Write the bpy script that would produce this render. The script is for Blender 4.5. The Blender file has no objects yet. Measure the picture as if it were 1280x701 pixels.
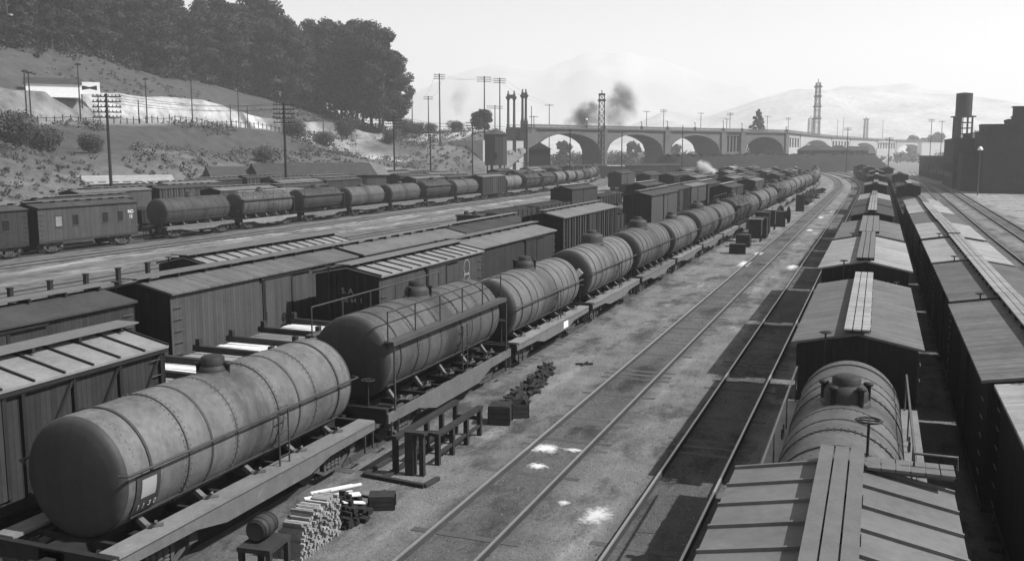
import bpy, math, random
from mathutils import Vector, Matrix, noise
R = math.radians
random.seed(7)
SC = bpy.context.scene
COL = SC.collection

# ------------------------------------------------------------------ camera, sky, sun, exposure
CAM_F, CAM_H, VX, VY = 1200.0, 8.2, 1100.0, 188.0
PITCH = math.atan((350.5 - VY) / CAM_F)
YAW = math.atan((VX - 640) / CAM_F * math.cos(PITCH))
cd = bpy.data.cameras.new('camera'); cam = bpy.data.objects.new('camera', cd); COL.objects.link(cam)
cam.location = (0, 0, CAM_H); cam.rotation_euler = (math.pi / 2 - PITCH, 0, YAW)
cd.sensor_width = 36; cd.lens = 36 * CAM_F / 1280; cd.clip_start = 0.2; cd.clip_end = 20000
SC.camera = cam
SUN = Vector((3.25, 0.45, 3.5)).normalized()
w = bpy.data.worlds.new('World'); SC.world = w; w.use_nodes = True
wn = w.node_tree; bg = wn.nodes['Background']
sky = wn.nodes.new('ShaderNodeTexSky'); sky.sky_type = 'NISHITA'; sky.sun_disc = False
sky.sun_elevation = math.asin(SUN.z); sky.sun_rotation = math.atan2(SUN.x, SUN.y)
sky.air_density = 1.35; sky.dust_density = 0.1; sky.ozone_density = 1.0; sky.altitude = 50
bwn = wn.nodes.new('ShaderNodeRGBToBW')
wn.links.new(sky.outputs[0], bwn.inputs[0]); wn.links.new(bwn.outputs[0], bg.inputs[0])
bg.inputs[1].default_value = 0.094
sl = bpy.data.lights.new('sun', 'SUN'); sl.energy = 5.0; sl.angle = R(0.5); sl.color = (1, 1, 1)
so = bpy.data.objects.new('sun', sl); COL.objects.link(so)
so.rotation_euler = (-SUN).to_track_quat('-Z', 'Y').to_euler(); so.location = (60, 20, 120)
SC.view_settings.view_transform = 'Standard'; SC.view_settings.look = 'None'
SC.view_settings.exposure = 0.68; SC.view_settings.gamma = 1; SC.view_settings.use_curve_mapping = False
SC.cycles.max_bounces = 5; SC.cycles.diffuse_bounces = 2; SC.cycles.glossy_bounces = 2
SC.cycles.volume_bounces = 1; SC.cycles.transparent_max_bounces = 8

# ------------------------------------------------------------------ materials (greys: a black and white photograph)
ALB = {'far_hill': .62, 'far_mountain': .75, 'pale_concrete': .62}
def mk(name, val, var=0.25, scale=1.5, rough=0.8, bump=0.3, bscale=None, lines=None, streak=0.0, metallic=0.0,
       objvar=0.12, spots=0.0, world=False, stain=0.0):
    m = bpy.data.materials.new(name); m.use_nodes = True
    if val < .5: val *= .66
    val *= ALB.get(name, 1)
    nt = m.node_tree; N = nt.nodes; L = nt.links; b = N['Principled BSDF']
    b.inputs['Roughness'].default_value = rough; b.inputs['Metallic'].default_value = metallic
    b.inputs['Specular IOR Level'].default_value = 0.06 if rough >= .75 else 0.22
    def math_(op, a, c, clamp=False):
        n = N.new('ShaderNodeMath'); n.operation = op; n.use_clamp = clamp
        for i, v in enumerate((a, c)):
            if v is None: continue
            if isinstance(v, (int, float)): n.inputs[i].default_value = v
            else: L.new(v, n.inputs[i])
        return n.outputs[0]
    if world:
        g = N.new('ShaderNodeNewGeometry'); co = g.outputs['Position']; wv = 0.0
    else:
        tc = N.new('ShaderNodeTexCoord'); co = tc.outputs['Object']
    oi = N.new('ShaderNodeObjectInfo')
    wv = math_('MULTIPLY', oi.outputs['Random'], 37.0)
    def noise_(sc, det=5, ro=0.6, vec=None):
        n = N.new('ShaderNodeTexNoise'); n.noise_dimensions = '4D'
        L.new(vec if vec else co, n.inputs['Vector']); L.new(wv, n.inputs['W'])
        n.inputs['Scale'].default_value = sc; n.inputs['Detail'].default_value = det; n.inputs['Roughness'].default_value = ro
        return n.outputs['Fac']
    n1 = noise_(scale); n2 = noise_(scale * 7, 3)
    f = math_('SUBTRACT', n1, 0.5); f = math_('MULTIPLY', f, 2.6 * var)
    f2 = math_('SUBTRACT', n2, 0.5); f2 = math_('MULTIPLY', f2, 1.5 * var)
    tot = math_('ADD', math_('ADD', f, f2), 1.0)
    if streak:
        mp = N.new('ShaderNodeMapping'); L.new(co, mp.inputs[0]); mp.inputs['Scale'].default_value = (1, 1, 0.09)
        ns = noise_(5.0, 4, 0.65, mp.outputs[0])
        s = math_('MULTIPLY', math_('SUBTRACT', ns, 0.5), 2.6 * streak)
        tot = math_('ADD', tot, s)
    if objvar:
        tot = math_('MULTIPLY', tot, math_('ADD', math_('MULTIPLY', oi.outputs['Random'], 2 * objvar), 1 - objvar))
    h = n2
    if lines:
        axis, pitch, dark = lines
        sp = N.new('ShaderNodeSeparateXYZ'); L.new(co, sp.inputs[0])
        v = math_('DIVIDE', sp.outputs[axis], pitch)
        fr = math_('FRACT', v, None)
        edge = math_('LESS_THAN', fr, 0.14)
        fl = math_('FLOOR', v, None)
        wn_ = N.new('ShaderNodeTexWhiteNoise'); wn_.noise_dimensions = '2D'
        cb = N.new('ShaderNodeCombineXYZ'); L.new(fl, cb.inputs[0]); L.new(wv, cb.inputs[1]); L.new(cb.outputs[0], wn_.inputs['Vector'])
        pv = math_('ADD', math_('MULTIPLY', wn_.outputs['Value'], 0.28), 0.86)
        tot = math_('MULTIPLY', tot, pv)
        tot = math_('MULTIPLY', tot, math_('SUBTRACT', 1.0, math_('MULTIPLY', edge, dark)))
        h = math_('ADD', h, math_('MULTIPLY', edge, -1.5))
    if stain:      # oil run down from the dome, and a sooty belly
        sp2 = N.new('ShaderNodeSeparateXYZ'); L.new(co, sp2.inputs[0])
        mp2 = N.new('ShaderNodeMapping'); L.new(co, mp2.inputs[0]); mp2.inputs['Scale'].default_value = (.5, 1, .15)
        ns2 = noise_(3.5, 5, .7, mp2.outputs[0])
        dd = math_('ADD', math_('ABSOLUTE', sp2.outputs[1], None), math_('MULTIPLY', math_('SUBTRACT', ns2, .5), 2.2))
        mr2 = N.new('ShaderNodeMapRange'); L.new(dd, mr2.inputs[0]); mr2.inputs[1].default_value = .75; mr2.inputs[2].default_value = .1
        tot = math_('MULTIPLY', tot, math_('SUBTRACT', 1.0, math_('MULTIPLY', mr2.outputs[0], stain)))
        ns3 = noise_(6.0, 5, .7, mp2.outputs[0]); mr3 = N.new('ShaderNodeMapRange'); L.new(ns3, mr3.inputs[0]); mr3.inputs[1].default_value = .56; mr3.inputs[2].default_value = .66
        tot = math_('MULTIPLY', tot, math_('SUBTRACT', 1.0, math_('MULTIPLY', mr3.outputs[0], stain * .55)))
    if spots:
        n3 = noise_(scale * 2.3, 6, 0.7)
        mr = N.new('ShaderNodeMapRange'); L.new(n3, mr.inputs[0]); mr.inputs[1].default_value = 0.58; mr.inputs[2].default_value = 0.68
        tot = math_('ADD', tot, math_('MULTIPLY', mr.outputs[0], spots))
    c = math_('MAXIMUM', math_('MULTIPLY', tot, val), val * 0.15)
    cc = N.new('ShaderNodeCombineColor')
    for i in range(3): L.new(c, cc.inputs[i])
    L.new(cc.outputs[0], b.inputs['Base Color'])
    if bump:
        bp = N.new('ShaderNodeBump'); bp.inputs['Strength'].default_value = bump; bp.inputs['Distance'].default_value = 0.02 if not bscale else bscale
        L.new(h, bp.inputs['Height']); L.new(bp.outputs[0], b.inputs['Normal'])
    return m

M = {}
M['tank'] = mk('tank_paint', 0.105, 0.5, 1.3, 0.6, 0.25, streak=0.3, stain=0.5)
M['tank2'] = mk('tank_paint_worn', 0.145, 0.5, 1.2, 0.6, 0.25, streak=0.34, stain=0.5)
M['tank3'] = mk('tank_paint_sooty_end_shade', 0.055, 0.3, 1.0, 0.6, 0.15, streak=0.25)  # sooty tanks and domes; on the tank heads it paints in shade
M['seam'] = mk('seam_steel', 0.06, 0.3, 2, 0.6, 0.1)
M['band'] = mk('band_steel', 0.085, 0.3, 2, 0.6, 0.1)
M['iron'] = mk('dark_iron', 0.035, 0.4, 4, 0.65, 0.3)
M['iron2'] = mk('worn_iron', 0.10, 0.4, 4, 0.6, 0.3)
M['pipe'] = mk('handrail_pipe', 0.07, 0.3, 3, 0.5, 0.0)
M['sill'] = mk('painted_sill', 0.17, 0.3, 2.5, 0.7, 0.2, streak=0.2, spots=0.35)
M['plank'] = mk('weathered_plank', 0.30, 0.25, 2.0, 0.85, 0.4)
M['plankd'] = mk('dark_timber', 0.055, 0.4, 3.0, 0.9, 0.4)
M['wood_mid'] = mk('running_board_wood', 0.19, 0.25, 3, 0.85, 0.3)
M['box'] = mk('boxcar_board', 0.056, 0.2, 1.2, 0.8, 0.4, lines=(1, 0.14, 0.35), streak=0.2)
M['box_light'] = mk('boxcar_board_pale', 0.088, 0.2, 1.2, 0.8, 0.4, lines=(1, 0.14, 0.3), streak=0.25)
M['box_shaded'] = mk('shaded_boxcar_board', 0.022, 0.25, 1.2, 0.85, 0.4, lines=(1, 0.14, 0.3), streak=0.2)  # darker copy of the boxcar boards, shade between the rows painted in
M['box_end'] = mk('boxcar_end_board', 0.03, 0.25, 1.2, 0.8, 0.4, lines=(0, 0.14, 0.3), streak=0.2)
M['roof_rib'] = mk('roof_metal_panel', 0.17, 0.38, 1.0, 0.7, 0.15)
M['roof_white'] = mk('galvanised_roof_panel', 0.26, 0.4, 1.2, 0.65, 0.15)
M['roof_board'] = mk('roof_boards', 0.18, 0.4, 0.9, 0.85, 0.5, lines=(1, 0.15, 0.4))
M['roof_light'] = mk('roof_boards_pale', 0.35, 0.35, 0.9, 0.85, 0.5, lines=(1, 0.15, 0.35))
M['roof_dark'] = mk('roof_tar_felt', 0.07, 0.45, 0.8, 0.85, 0.3)
M['trim'] = mk('dark_trim', 0.035, 0.3, 3, 0.8, 0.2)
M['coal'] = mk('coal', 0.03, 0.5, 5, 0.7, 1.0, bscale=0.1)
M['white'] = mk('white_paint', 0.72, 0.15, 3, 0.7, 0.1)
M['powder'] = mk('white_powder', 0.6, 0.2, 2.5, 1.0, 0.5)
def powder_mat():
    m = mk('spilled_powder', 0.52, 0.2, 2.5, 1.0, 0.4, bscale=.01); nt = m.node_tree; N = nt.nodes; L = nt.links
    a = N.new('ShaderNodeAttribute'); a.attribute_name = 'cover'; g = N.new('ShaderNodeNewGeometry'); n = N.new('ShaderNodeTexNoise')
    n.inputs['Scale'].default_value = 7; n.inputs['Detail'].default_value = 8; n.inputs['Roughness'].default_value = .75; L.new(g.outputs['Position'], n.inputs['Vector'])
    x = N.new('ShaderNodeMath'); x.operation = 'MULTIPLY_ADD'; L.new(n.outputs['Fac'], x.inputs[0]); x.inputs[1].default_value = 1.5; x.inputs[2].default_value = -.75
    y = N.new('ShaderNodeMath'); y.operation = 'ADD'; L.new(a.outputs['Fac'], y.inputs[0]); L.new(x.outputs[0], y.inputs[1])
    r = N.new('ShaderNodeMapRange'); L.new(y.outputs[0], r.inputs[0]); r.inputs[1].default_value = .15; r.inputs[2].default_value = .75
    L.new(r.outputs[0], N['Principled BSDF'].inputs['Alpha']); return m
M['spill'] = powder_mat()
M['letter'] = mk('lettering_paint', 0.32, 0.5, 9, 0.8, 0.0)
M['rail'] = mk('rail_steel', 0.46, 0.15, 2, 0.35, 0.0, metallic=0.6)
M['railside'] = mk('rail_rust', 0.07, 0.3, 2, 0.8, 0.0)
M['tie'] = mk('oiled_sleeper', 0.12, 0.4, 2, 0.95, 0.5)
M['pole'] = mk('creosoted_pole', 0.04, 0.3, 2, 0.9, 0.3, streak=0.2)
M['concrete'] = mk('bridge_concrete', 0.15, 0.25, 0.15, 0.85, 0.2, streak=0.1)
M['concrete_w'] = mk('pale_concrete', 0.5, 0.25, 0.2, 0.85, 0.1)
M['brick'] = mk('sooty_brick', 0.055, 0.3, 0.5, 0.9, 0.2, streak=0.2)
M['brick2'] = mk('brick_wall', 0.09, 0.3, 0.5, 0.9, 0.2, streak=0.2)
M['glass'] = mk('window_glass', 0.03, 0.1, 2, 0.12, 0.0)
M['glassp'] = mk('dusty_window_glass', 0.3, 0.3, 2, 0.4, 0.0)
M['leaf'] = mk('eucalyptus_leaf', 0.036, 0.9, 0.25, 0.7, 0.0)
M['leaf2'] = mk('shrub_leaf', 0.10, 0.5, 0.25, 0.8, 0.0)
M['leaf3'] = mk('dry_brush', 0.13, 0.5, 0.25, 0.8, 0.0)
M['bark'] = mk('bark', 0.12, 0.4, 2, 0.9, 0.5)
M['steelgrey'] = mk('lattice_steel', 0.06, 0.3, 1, 0.6, 0.0)
M['lamp'] = mk('milk_glass_globe', 0.7, 0.0, 1, 0.3, 0.0)
M['bank'] = mk('brushy_bank', 0.028, 0.5, 0.15, 0.95, 0.6, bscale=0.3, world=True)

# ------------------------------------------------------------------ object helpers
KIDS = {}
def reg(o, parent=None):
    COL.objects.link(o)
    if parent is not None:
        o.parent = parent; KIDS.setdefault(parent, []).append(o)
    return o
def tag(o, label=None, cat=None, group=None, kind=None):
    if label: o['label'] = label
    if cat: o['category'] = cat
    if group: o['group'] = group
    if kind: o['kind'] = kind
    return o
def empty(name, loc=(0, 0, 0), rz=0.0):
    o = bpy.data.objects.new(name, None); o.empty_display_size = 0.3
    COL.objects.link(o); o.location = loc; o.rotation_euler = (0, 0, rz); return o
def copy_tree(o, parent=None, skip=()):
    c = o.copy(); COL.objects.link(c)
    if parent is not None:
        c.parent = parent; KIDS.setdefault(parent, []).append(c)
    for ch in KIDS.get(o, []):
        if ch.name.split('.')[0] in skip: continue
        copy_tree(ch, c, skip)
    return c

class MB:
    def __init__(s): s.v = []; s.f = []; s.sm = []; s.mi = {}
    def add(s, vs, fs, smooth=False):
        k = len(s.v); s.v += [tuple(v) for v in vs]; s.f += [tuple(i + k for i in f) for f in fs]; s.sm += [smooth] * len(fs)
        return s
    def second(s, start, mat): s.mi.setdefault('r', []).append((mat, start, len(s.f))); return s
    def box(s, x0, x1, y0, y1, z0, z1):
        return s.add([(x0,y0,z0),(x1,y0,z0),(x1,y1,z0),(x0,y1,z0),(x0,y0,z1),(x1,y0,z1),(x1,y1,z1),(x0,y1,z1)],
              [(0,3,2,1),(4,5,6,7),(0,1,5,4),(1,2,6,5),(2,3,7,6),(3,0,4,7)])
    def cbox(s, c, d): return s.box(c[0]-d[0]/2, c[0]+d[0]/2, c[1]-d[1]/2, c[1]+d[1]/2, c[2]-d[2]/2, c[2]+d[2]/2)
    def bar(s, a, b, wd, ht, up=(0, 0, 1)):
        a = Vector(a); b = Vector(b); d = (b - a).normalized(); up = Vector(up)
        if abs(d.dot(up)) > 0.98: up = Vector((1, 0, 0))
        sx = d.cross(up).normalized() * wd / 2; sy = sx.cross(d).normalized() * ht / 2
        vs = [a-sx-sy, a+sx-sy, a+sx+sy, a-sx+sy, b-sx-sy, b+sx-sy, b+sx+sy, b-sx+sy]
        return s.add(vs, [(0,1,2,3),(7,6,5,4),(0,4,5,1),(1,5,6,2),(2,6,7,3),(3,7,4,0)])
    def tube(s, pts, r, n=6, r2=None, caps=True, smooth=True):
        pts = [Vector(p) for p in pts]; k = len(pts); rings = []
        for i, p in enumerate(pts):
            d = (pts[min(i+1, k-1)] - pts[max(i-1, 0)]).normalized()
            up = Vector((0, 0, 1)) if abs(d.z) < 0.95 else Vector((1, 0, 0))
            a = d.cross(up).normalized(); b = a.cross(d).normalized()
            rr = r if r2 is None else r + (r2 - r) * i / (k - 1)
            rings.append([p + (a * math.cos(t) + b * math.sin(t)) * rr for t in [2*math.pi*j/n for j in range(n)]])
        vs = [v for rg in rings for v in rg]; fs = []
        for i in range(k - 1):
            for j in range(n):
                fs.append((i*n+j, i*n+(j+1) % n, (i+1)*n+(j+1) % n, (i+1)*n+j))
        s.add(vs, fs, smooth)
        if caps:
            s.add(rings[0], [tuple(range(n))]); s.add(rings[-1], [tuple(reversed(range(n)))])
        return s
    def lathe(s, prof, c=(0, 0, 0), axis='z', n=24, smooth=True):
        vs = []; fs = []; k = len(prof)
        for (r, h) in prof:
            for j in range(n):
                t = 2*math.pi*j/n; a, b = r*math.cos(t), r*math.sin(t)
                p = {'z': (a, b, h), 'y': (a, h, b), 'x': (h, a, b)}[axis]
                vs.append((p[0]+c[0], p[1]+c[1], p[2]+c[2]))
        for i in range(k - 1):
            for j in range(n):
                q = (i*n+j, i*n+(j+1) % n, (i+1)*n+(j+1) % n, (i+1)*n+j)
                fs.append(q if axis == 'z' or axis == 'x' else tuple(reversed(q)))
        return s.add(vs, fs, smooth)
    def extr(s, poly, a0, a1, axis='x'):
        """poly in the two other axes (y,z for x; x,z for y; x,y for z)"""
        n = len(poly)
        def P(p, a): return {'x': (a, p[0], p[1]), 'y': (p[0], a, p[1]), 'z': (p[0], p[1], a)}[axis]
        vs = [P(p, a0) for p in poly] + [P(p, a1) for p in poly]
        fs = [tuple(range(n)), tuple(reversed(range(n, 2*n)))] + [(i, i+n, (i+1) % n+n, (i+1) % n) for i in range(n)]
        return s.add(vs, fs)
    def blob(s, c, rx, ry, rz, amp=0.2, sc=1.0, n=8, m=12, seed=0):
        vs = []; fs = []
        for i in range(n + 1):
            ph = math.pi * i / n
            for j in range(m):
                t = 2*math.pi*j/m
                d = Vector((math.sin(ph)*math.cos(t), math.sin(ph)*math.sin(t), math.cos(ph)))
                k = 1 + amp * noise.noise(d * sc * 2 + Vector((seed * 3.1, seed, 0)))
                vs.append((c[0]+d.x*rx*k, c[1]+d.y*ry*k, c[2]+d.z*rz*k))
        for i in range(n):
            for j in range(m): fs.append((i*m+j, (i+1)*m+j, (i+1)*m+(j+1) % m, i*m+(j+1) % m))
        return s.add(vs, fs, True)
    def build(s, name, mat, parent=None, bevel=0.0, loc=None):
        me = bpy.data.meshes.new(name); me.from_pydata(s.v, [], s.f)
        me.polygons.foreach_set('use_smooth', s.sm); me.materials.append(mat)
        for m2, a_, b_ in s.mi.get('r', []):
            me.materials.append(m2); k_ = len(me.materials) - 1
            for q_ in range(a_, b_): me.polygons[q_].material_index = k_
        me.update()
        o = bpy.data.objects.new(name, me); reg(o, parent)
        if bevel:
            b = o.modifiers.new('bevel', 'BEVEL'); b.width = bevel; b.segments = 2; b.limit_method = 'ANGLE'; b.angle_limit = R(40)
        if loc: o.location = loc
        return o

def text_mesh(name, s, size, mat, parent, loc, rot, depth=0.006, sx=1.0):
    cu = bpy.data.curves.new(name, 'FONT'); cu.body = s; cu.size = size; cu.extrude = depth; cu.align_x = 'CENTER'; cu.align_y = 'CENTER'
    tmp = bpy.data.objects.new('tmp', cu); COL.objects.link(tmp)
    dg = bpy.context.evaluated_depsgraph_get()
    me = bpy.data.meshes.new_from_object(tmp.evaluated_get(dg)); bpy.data.objects.remove(tmp); bpy.data.curves.remove(cu)
    me.materials.clear(); me.materials.append(mat)
    o = bpy.data.objects.new(name, me); reg(o, parent); o.location = loc; o.rotation_euler = rot; o.scale = (sx, 1, 1)
    return o

CURVE_Y, CURVE_K = 200.0, 0.00046
def dev(y): return -CURVE_K * max(0.0, y - CURVE_Y) ** 2
def head(y): return math.atan(2 * CURVE_K * max(0.0, y - CURVE_Y))   # turn to the left

ORD = ['first', 'second', 'third', 'fourth', 'fifth', 'sixth', 'seventh', 'eighth', 'ninth', 'tenth', 'eleventh', 'twelfth',
       'thirteenth', 'fourteenth', 'fifteenth', 'sixteenth', 'seventeenth', 'eighteenth', 'nineteenth', 'twentieth',
       'twenty-first', 'twenty-second', 'twenty-third', 'twenty-fourth', 'twenty-fifth', 'twenty-sixth', 'twenty-seventh', 'twenty-eighth', 'twenty-ninth', 'thirtieth']

def nth(i): return ORD[i]
# ------------------------------------------------------------------ terrain
def pl(x, pts):
    if x <= pts[0][0]: return pts[0][1]
    for (a, b), (c, d) in zip(pts, pts[1:]):
        if x <= c: return b + (d - b) * (x - a) / (c - a)
    return pts[-1][1]
HP = [(0, 0), (6, 1.2), (14, 5.0), (20, 6.8), (26, 7.6), (36, 13.0), (38, 13.6), (50, 14.6), (54, 20.5), (60, 21.0), (100, 37.0), (130, 43), (170, 46), (400, 50)]
def foot(y): return -110 - 0.05 * max(0, min(y, 240) - 150) + (0.29 * (min(y, 300) - 240) if y > 240 else 0) - (0.4 * (y - 300) if y > 300 else 0)
BP_ = [(0, 0), (5, 2.5), (13, 11.0), (17, 12.8), (24, 13.6), (400, 15)]
def hscale(y): return pl(y, [(0, 1.06), (215, 1.0), (260, 0.82), (310, 0.6), (350, 0.34), (390, 0.2), (520, 0.12), (900, 0.05)])
def hill_z(x, y):
    d = foot(y) - x
    if d <= 0: return 0.0
    z = max(pl(d, HP) * hscale(y), pl(d, BP_) * pl(y, [(235, 0), (290, 1), (700, 1)]))
    q = Vector((x * 0.05, y * 0.05, 0.3)); q2 = Vector((x * 0.22, y * 0.22, 1.3))
    k = min(1, d / 15)
    flat = 0.15 if 39 < d < 50 else 1.0
    return z + (noise.noise(q) * 1.6 + noise.noise(q2) * 0.7) * k * flat

def grid(name, xs, ys, zf, mat, kind='structure', smooth=True):
    mb = MB(); nx, ny = len(xs), len(ys)
    vs = [(x, y, zf(x, y)) for y in ys for x in xs]
    fs = [(j*nx+i, j*nx+i+1, (j+1)*nx+i+1, (j+1)*nx+i) for j in range(ny-1) for i in range(nx-1)]
    mb.add(vs, fs, smooth)
    return tag(mb.build(name, mat), kind=kind)

def ground_mat():
    m = bpy.data.materials.new('yard_dirt'); m.use_nodes = True
    nt = m.node_tree; N = nt.nodes; L = nt.links; b = N['Principled BSDF']
    b.inputs['Roughness'].default_value = 0.95; b.inputs['Specular IOR Level'].default_value = 0.05
    g = N.new('ShaderNodeNewGeometry'); sp = N.new('ShaderNodeSeparateXYZ'); L.new(g.outputs['Position'], sp.inputs[0])
    def mth(op, a, c=None, c2=None, clamp=False):
        n = N.new('ShaderNodeMath'); n.operation = op; n.use_clamp = clamp
        for i, v in enumerate((a, c, c2)):
            if v is None: continue
            if isinstance(v, (int, float)): n.inputs[i].default_value = v
            else: L.new(v, n.inputs[i])
        return n.outputs[0]
    def nz(sc, det=6, ro=0.65, stretch=None):
        n = N.new('ShaderNodeTexNoise'); n.inputs['Scale'].default_value = sc; n.inputs['Detail'].default_value = det; n.inputs['Roughness'].default_value = ro
        if stretch:
            mp = N.new('ShaderNodeMapping'); mp.inputs['Scale'].default_value = stretch; L.new(g.outputs['Position'], mp.inputs[0]); L.new(mp.outputs[0], n.inputs['Vector'])
        else: L.new(g.outputs['Position'], n.inputs['Vector'])
        return n.outputs['Fac']
    big = nz(0.12, 4); mid = nz(0.9, 6); fine = nz(9.0, 5, 0.75); lng = nz(0.8, 5, 0.65, (1, 0.22, 1)); peb = nz(32.0, 3, 0.8)
    over = mth('MAXIMUM', mth('SUBTRACT', sp.outputs[1], CURVE_Y), 0.0)
    X = mth('ADD', sp.outputs[0], mth('MULTIPLY', mth('MULTIPLY', over, over), CURVE_K))
    Xj = mth('ADD', X, mth('MULTIPLY', mth('SUBTRACT', mid, 0.5), 1.3))
    def band(x0, hw, soft=0.35):
        d = mth('ABSOLUTE', mth('SUBTRACT', Xj, x0)); n = N.new('ShaderNodeMapRange')
        L.new(d, n.inputs[0]); n.inputs[1].default_value = hw + soft; n.inputs[2].default_value = hw - soft; return n.outputs[0]
    base = mth('ADD', 0.27, mth('MULTIPLY', mth('SUBTRACT', big, 0.5), 0.16))
    base = mth('ADD', base, mth('MULTIPLY', mth('SUBTRACT', mid, 0.5), 0.30))
    base = mth('ADD', base, mth('MULTIPLY', mth('SUBTRACT', fine, 0.5), 0.30))
    base = mth('ADD', base, mth('MULTIPLY', mth('SUBTRACT', lng, 0.5), 0.30))
    base = mth('ADD', base, mth('MULTIPLY', mth('SUBTRACT', peb, 0.5), 0.30))
    # oily beds of the tracks
    beds = band(-7.88, 0.95)
    for x0 in (-4.06, -13.5, -0.3, 3.7, 10.0, 13.4): beds = mth('MAXIMUM', beds, band(x0, 0.95))
    for x0 in (-17.9, -23, -28.5): beds = mth('MAXIMUM', beds, band(x0, 1.4))
    base = mth('MULTIPLY', base, mth('SUBTRACT', 1.0, mth('MULTIPLY', beds, mth('MULTIPLY', mth('SUBTRACT', mid, 0.1), 0.95))))
    # pale dust beside the running tracks and on the far left service road
    sh = N.new('ShaderNodeMapRange'); L.new(lng, sh.inputs[0]); sh.inputs[1].default_value = 0.56; sh.inputs[2].default_value = 0.72
    dust = mth('MULTIPLY', mth('MAXIMUM', band(-5.95, 0.5), band(-9.9, 0.4)), sh.outputs[0])
    base = mth('ADD', base, mth('MULTIPLY', dust, 0.25))
    sh2 = N.new('ShaderNodeMapRange'); L.new(nz(0.7, 6, 0.75, (1, 0.18, 1)), sh2.inputs[0]); sh2.inputs[1].default_value = 0.48; sh2.inputs[2].default_value = 0.62
    road = mth('MAXIMUM', band(-55.6, 2.0, 1.0), band(-50.5, 0.8, 0.6))
    base = mth('ADD', base, mth('MULTIPLY', mth('MULTIPLY', road, mth('ADD', 0.12, mth('MULTIPLY', sh2.outputs[0], 1.0))), 0.42))
    far = mth('MAXIMUM', band(-42.0, 1.0, 0.8), band(19.5, 4.0, 1.0))
    base = mth('ADD', base, mth('MULTIPLY', far, 0.10))
    leftd = mth('LESS_THAN', Xj, -31.5)
    base = mth('MULTIPLY', base, mth('SUBTRACT', 1.0, mth('MULTIPLY', leftd, 0.22)))
    oil = N.new('ShaderNodeMapRange'); L.new(nz(0.55, 6, 0.72, (1, 0.45, 1)), oil.inputs[0]); oil.inputs[1].default_value = 0.50; oil.inputs[2].default_value = 0.62
    base = mth('MULTIPLY', base, mth('SUBTRACT', 1.0, mth('MULTIPLY', oil.outputs[0], 0.55)))
    pit = mth('MULTIPLY', band(-20.3, 1.4, 0.6), mth('LESS_THAN', sp.outputs[1], 36.0))
    base = mth('ADD', base, mth('MULTIPLY', pit, 0.5))
    base = mth('MAXIMUM', mth('MULTIPLY', base, .66), 0.015)
    cc = N.new('ShaderNodeCombineColor')
    for i in range(3): L.new(base, cc.inputs[i])
    L.new(cc.outputs[0], b.inputs['Base Color'])
    bp = N.new('ShaderNodeBump'); bp.inputs['Strength'].default_value = 0.9; bp.inputs['Distance'].default_value = 0.09
    L.new(mth('ADD', fine, mth('ADD', mid, mth('MULTIPLY', peb, 0.5))), bp.inputs['Height']); L.new(bp.outputs[0], b.inputs['Normal'])
    return m
M['ground'] = ground_mat()

def hill_mat():
    """dry grass, brush, bare cuts and a pale road, set by place on the slope"""
    m = bpy.data.materials.new('hillside'); m.use_nodes = True
    nt = m.node_tree; N = nt.nodes; L = nt.links; b = N['Principled BSDF']; b.inputs['Roughness'].default_value = 0.95
    a = N.new('ShaderNodeAttribute'); a.attribute_name = 'tone'
    g = N.new('ShaderNodeNewGeometry')
    n1 = N.new('ShaderNodeTexNoise'); n1.inputs['Scale'].default_value = 0.25; n1.inputs['Detail'].default_value = 8; n1.inputs['Roughness'].default_value = 0.75
    L.new(g.outputs['Position'], n1.inputs['Vector'])
    mr = N.new('ShaderNodeMapRange'); L.new(n1.outputs['Fac'], mr.inputs[0]); mr.inputs[1].default_value = 0.3; mr.inputs[2].default_value = 0.7; mr.inputs[3].default_value = 0.3; mr.inputs[4].default_value = 1.3
    mu = N.new('ShaderNodeMath'); mu.operation = 'MULTIPLY'; L.new(a.outputs['Fac'], mu.inputs[0]); L.new(mr.outputs[0], mu.inputs[1])
    cc = N.new('ShaderNodeCombineColor')
    for i in range(3): L.new(mu.outputs[0], cc.inputs[i])
    L.new(cc.outputs[0], b.inputs['Base Color'])
    bp = N.new('ShaderNodeBump'); bp.inputs['Strength'].default_value = 0.7; bp.inputs['Distance'].default_value = 0.4
    L.new(n1.outputs['Fac'], bp.inputs['Height']); L.new(bp.outputs[0], b.inputs['Normal'])
    return m

def frange(a, b, s):
    out = []; x = a
    while x < b - 1e-6: out.append(x); x += s
    return out + [b]
gx = [-5200, -2200, -1500, -600, -300, -150] + frange(-100, 100, 10) + [150, 300, 600, 1500, 3400]
gy = [-300, -60] + frange(0, 400, 20) + [500, 700, 1000, 1800, 3200, 5600]
grid('ground', gx, gy, lambda x, y: 0.0, M['ground'])

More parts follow.
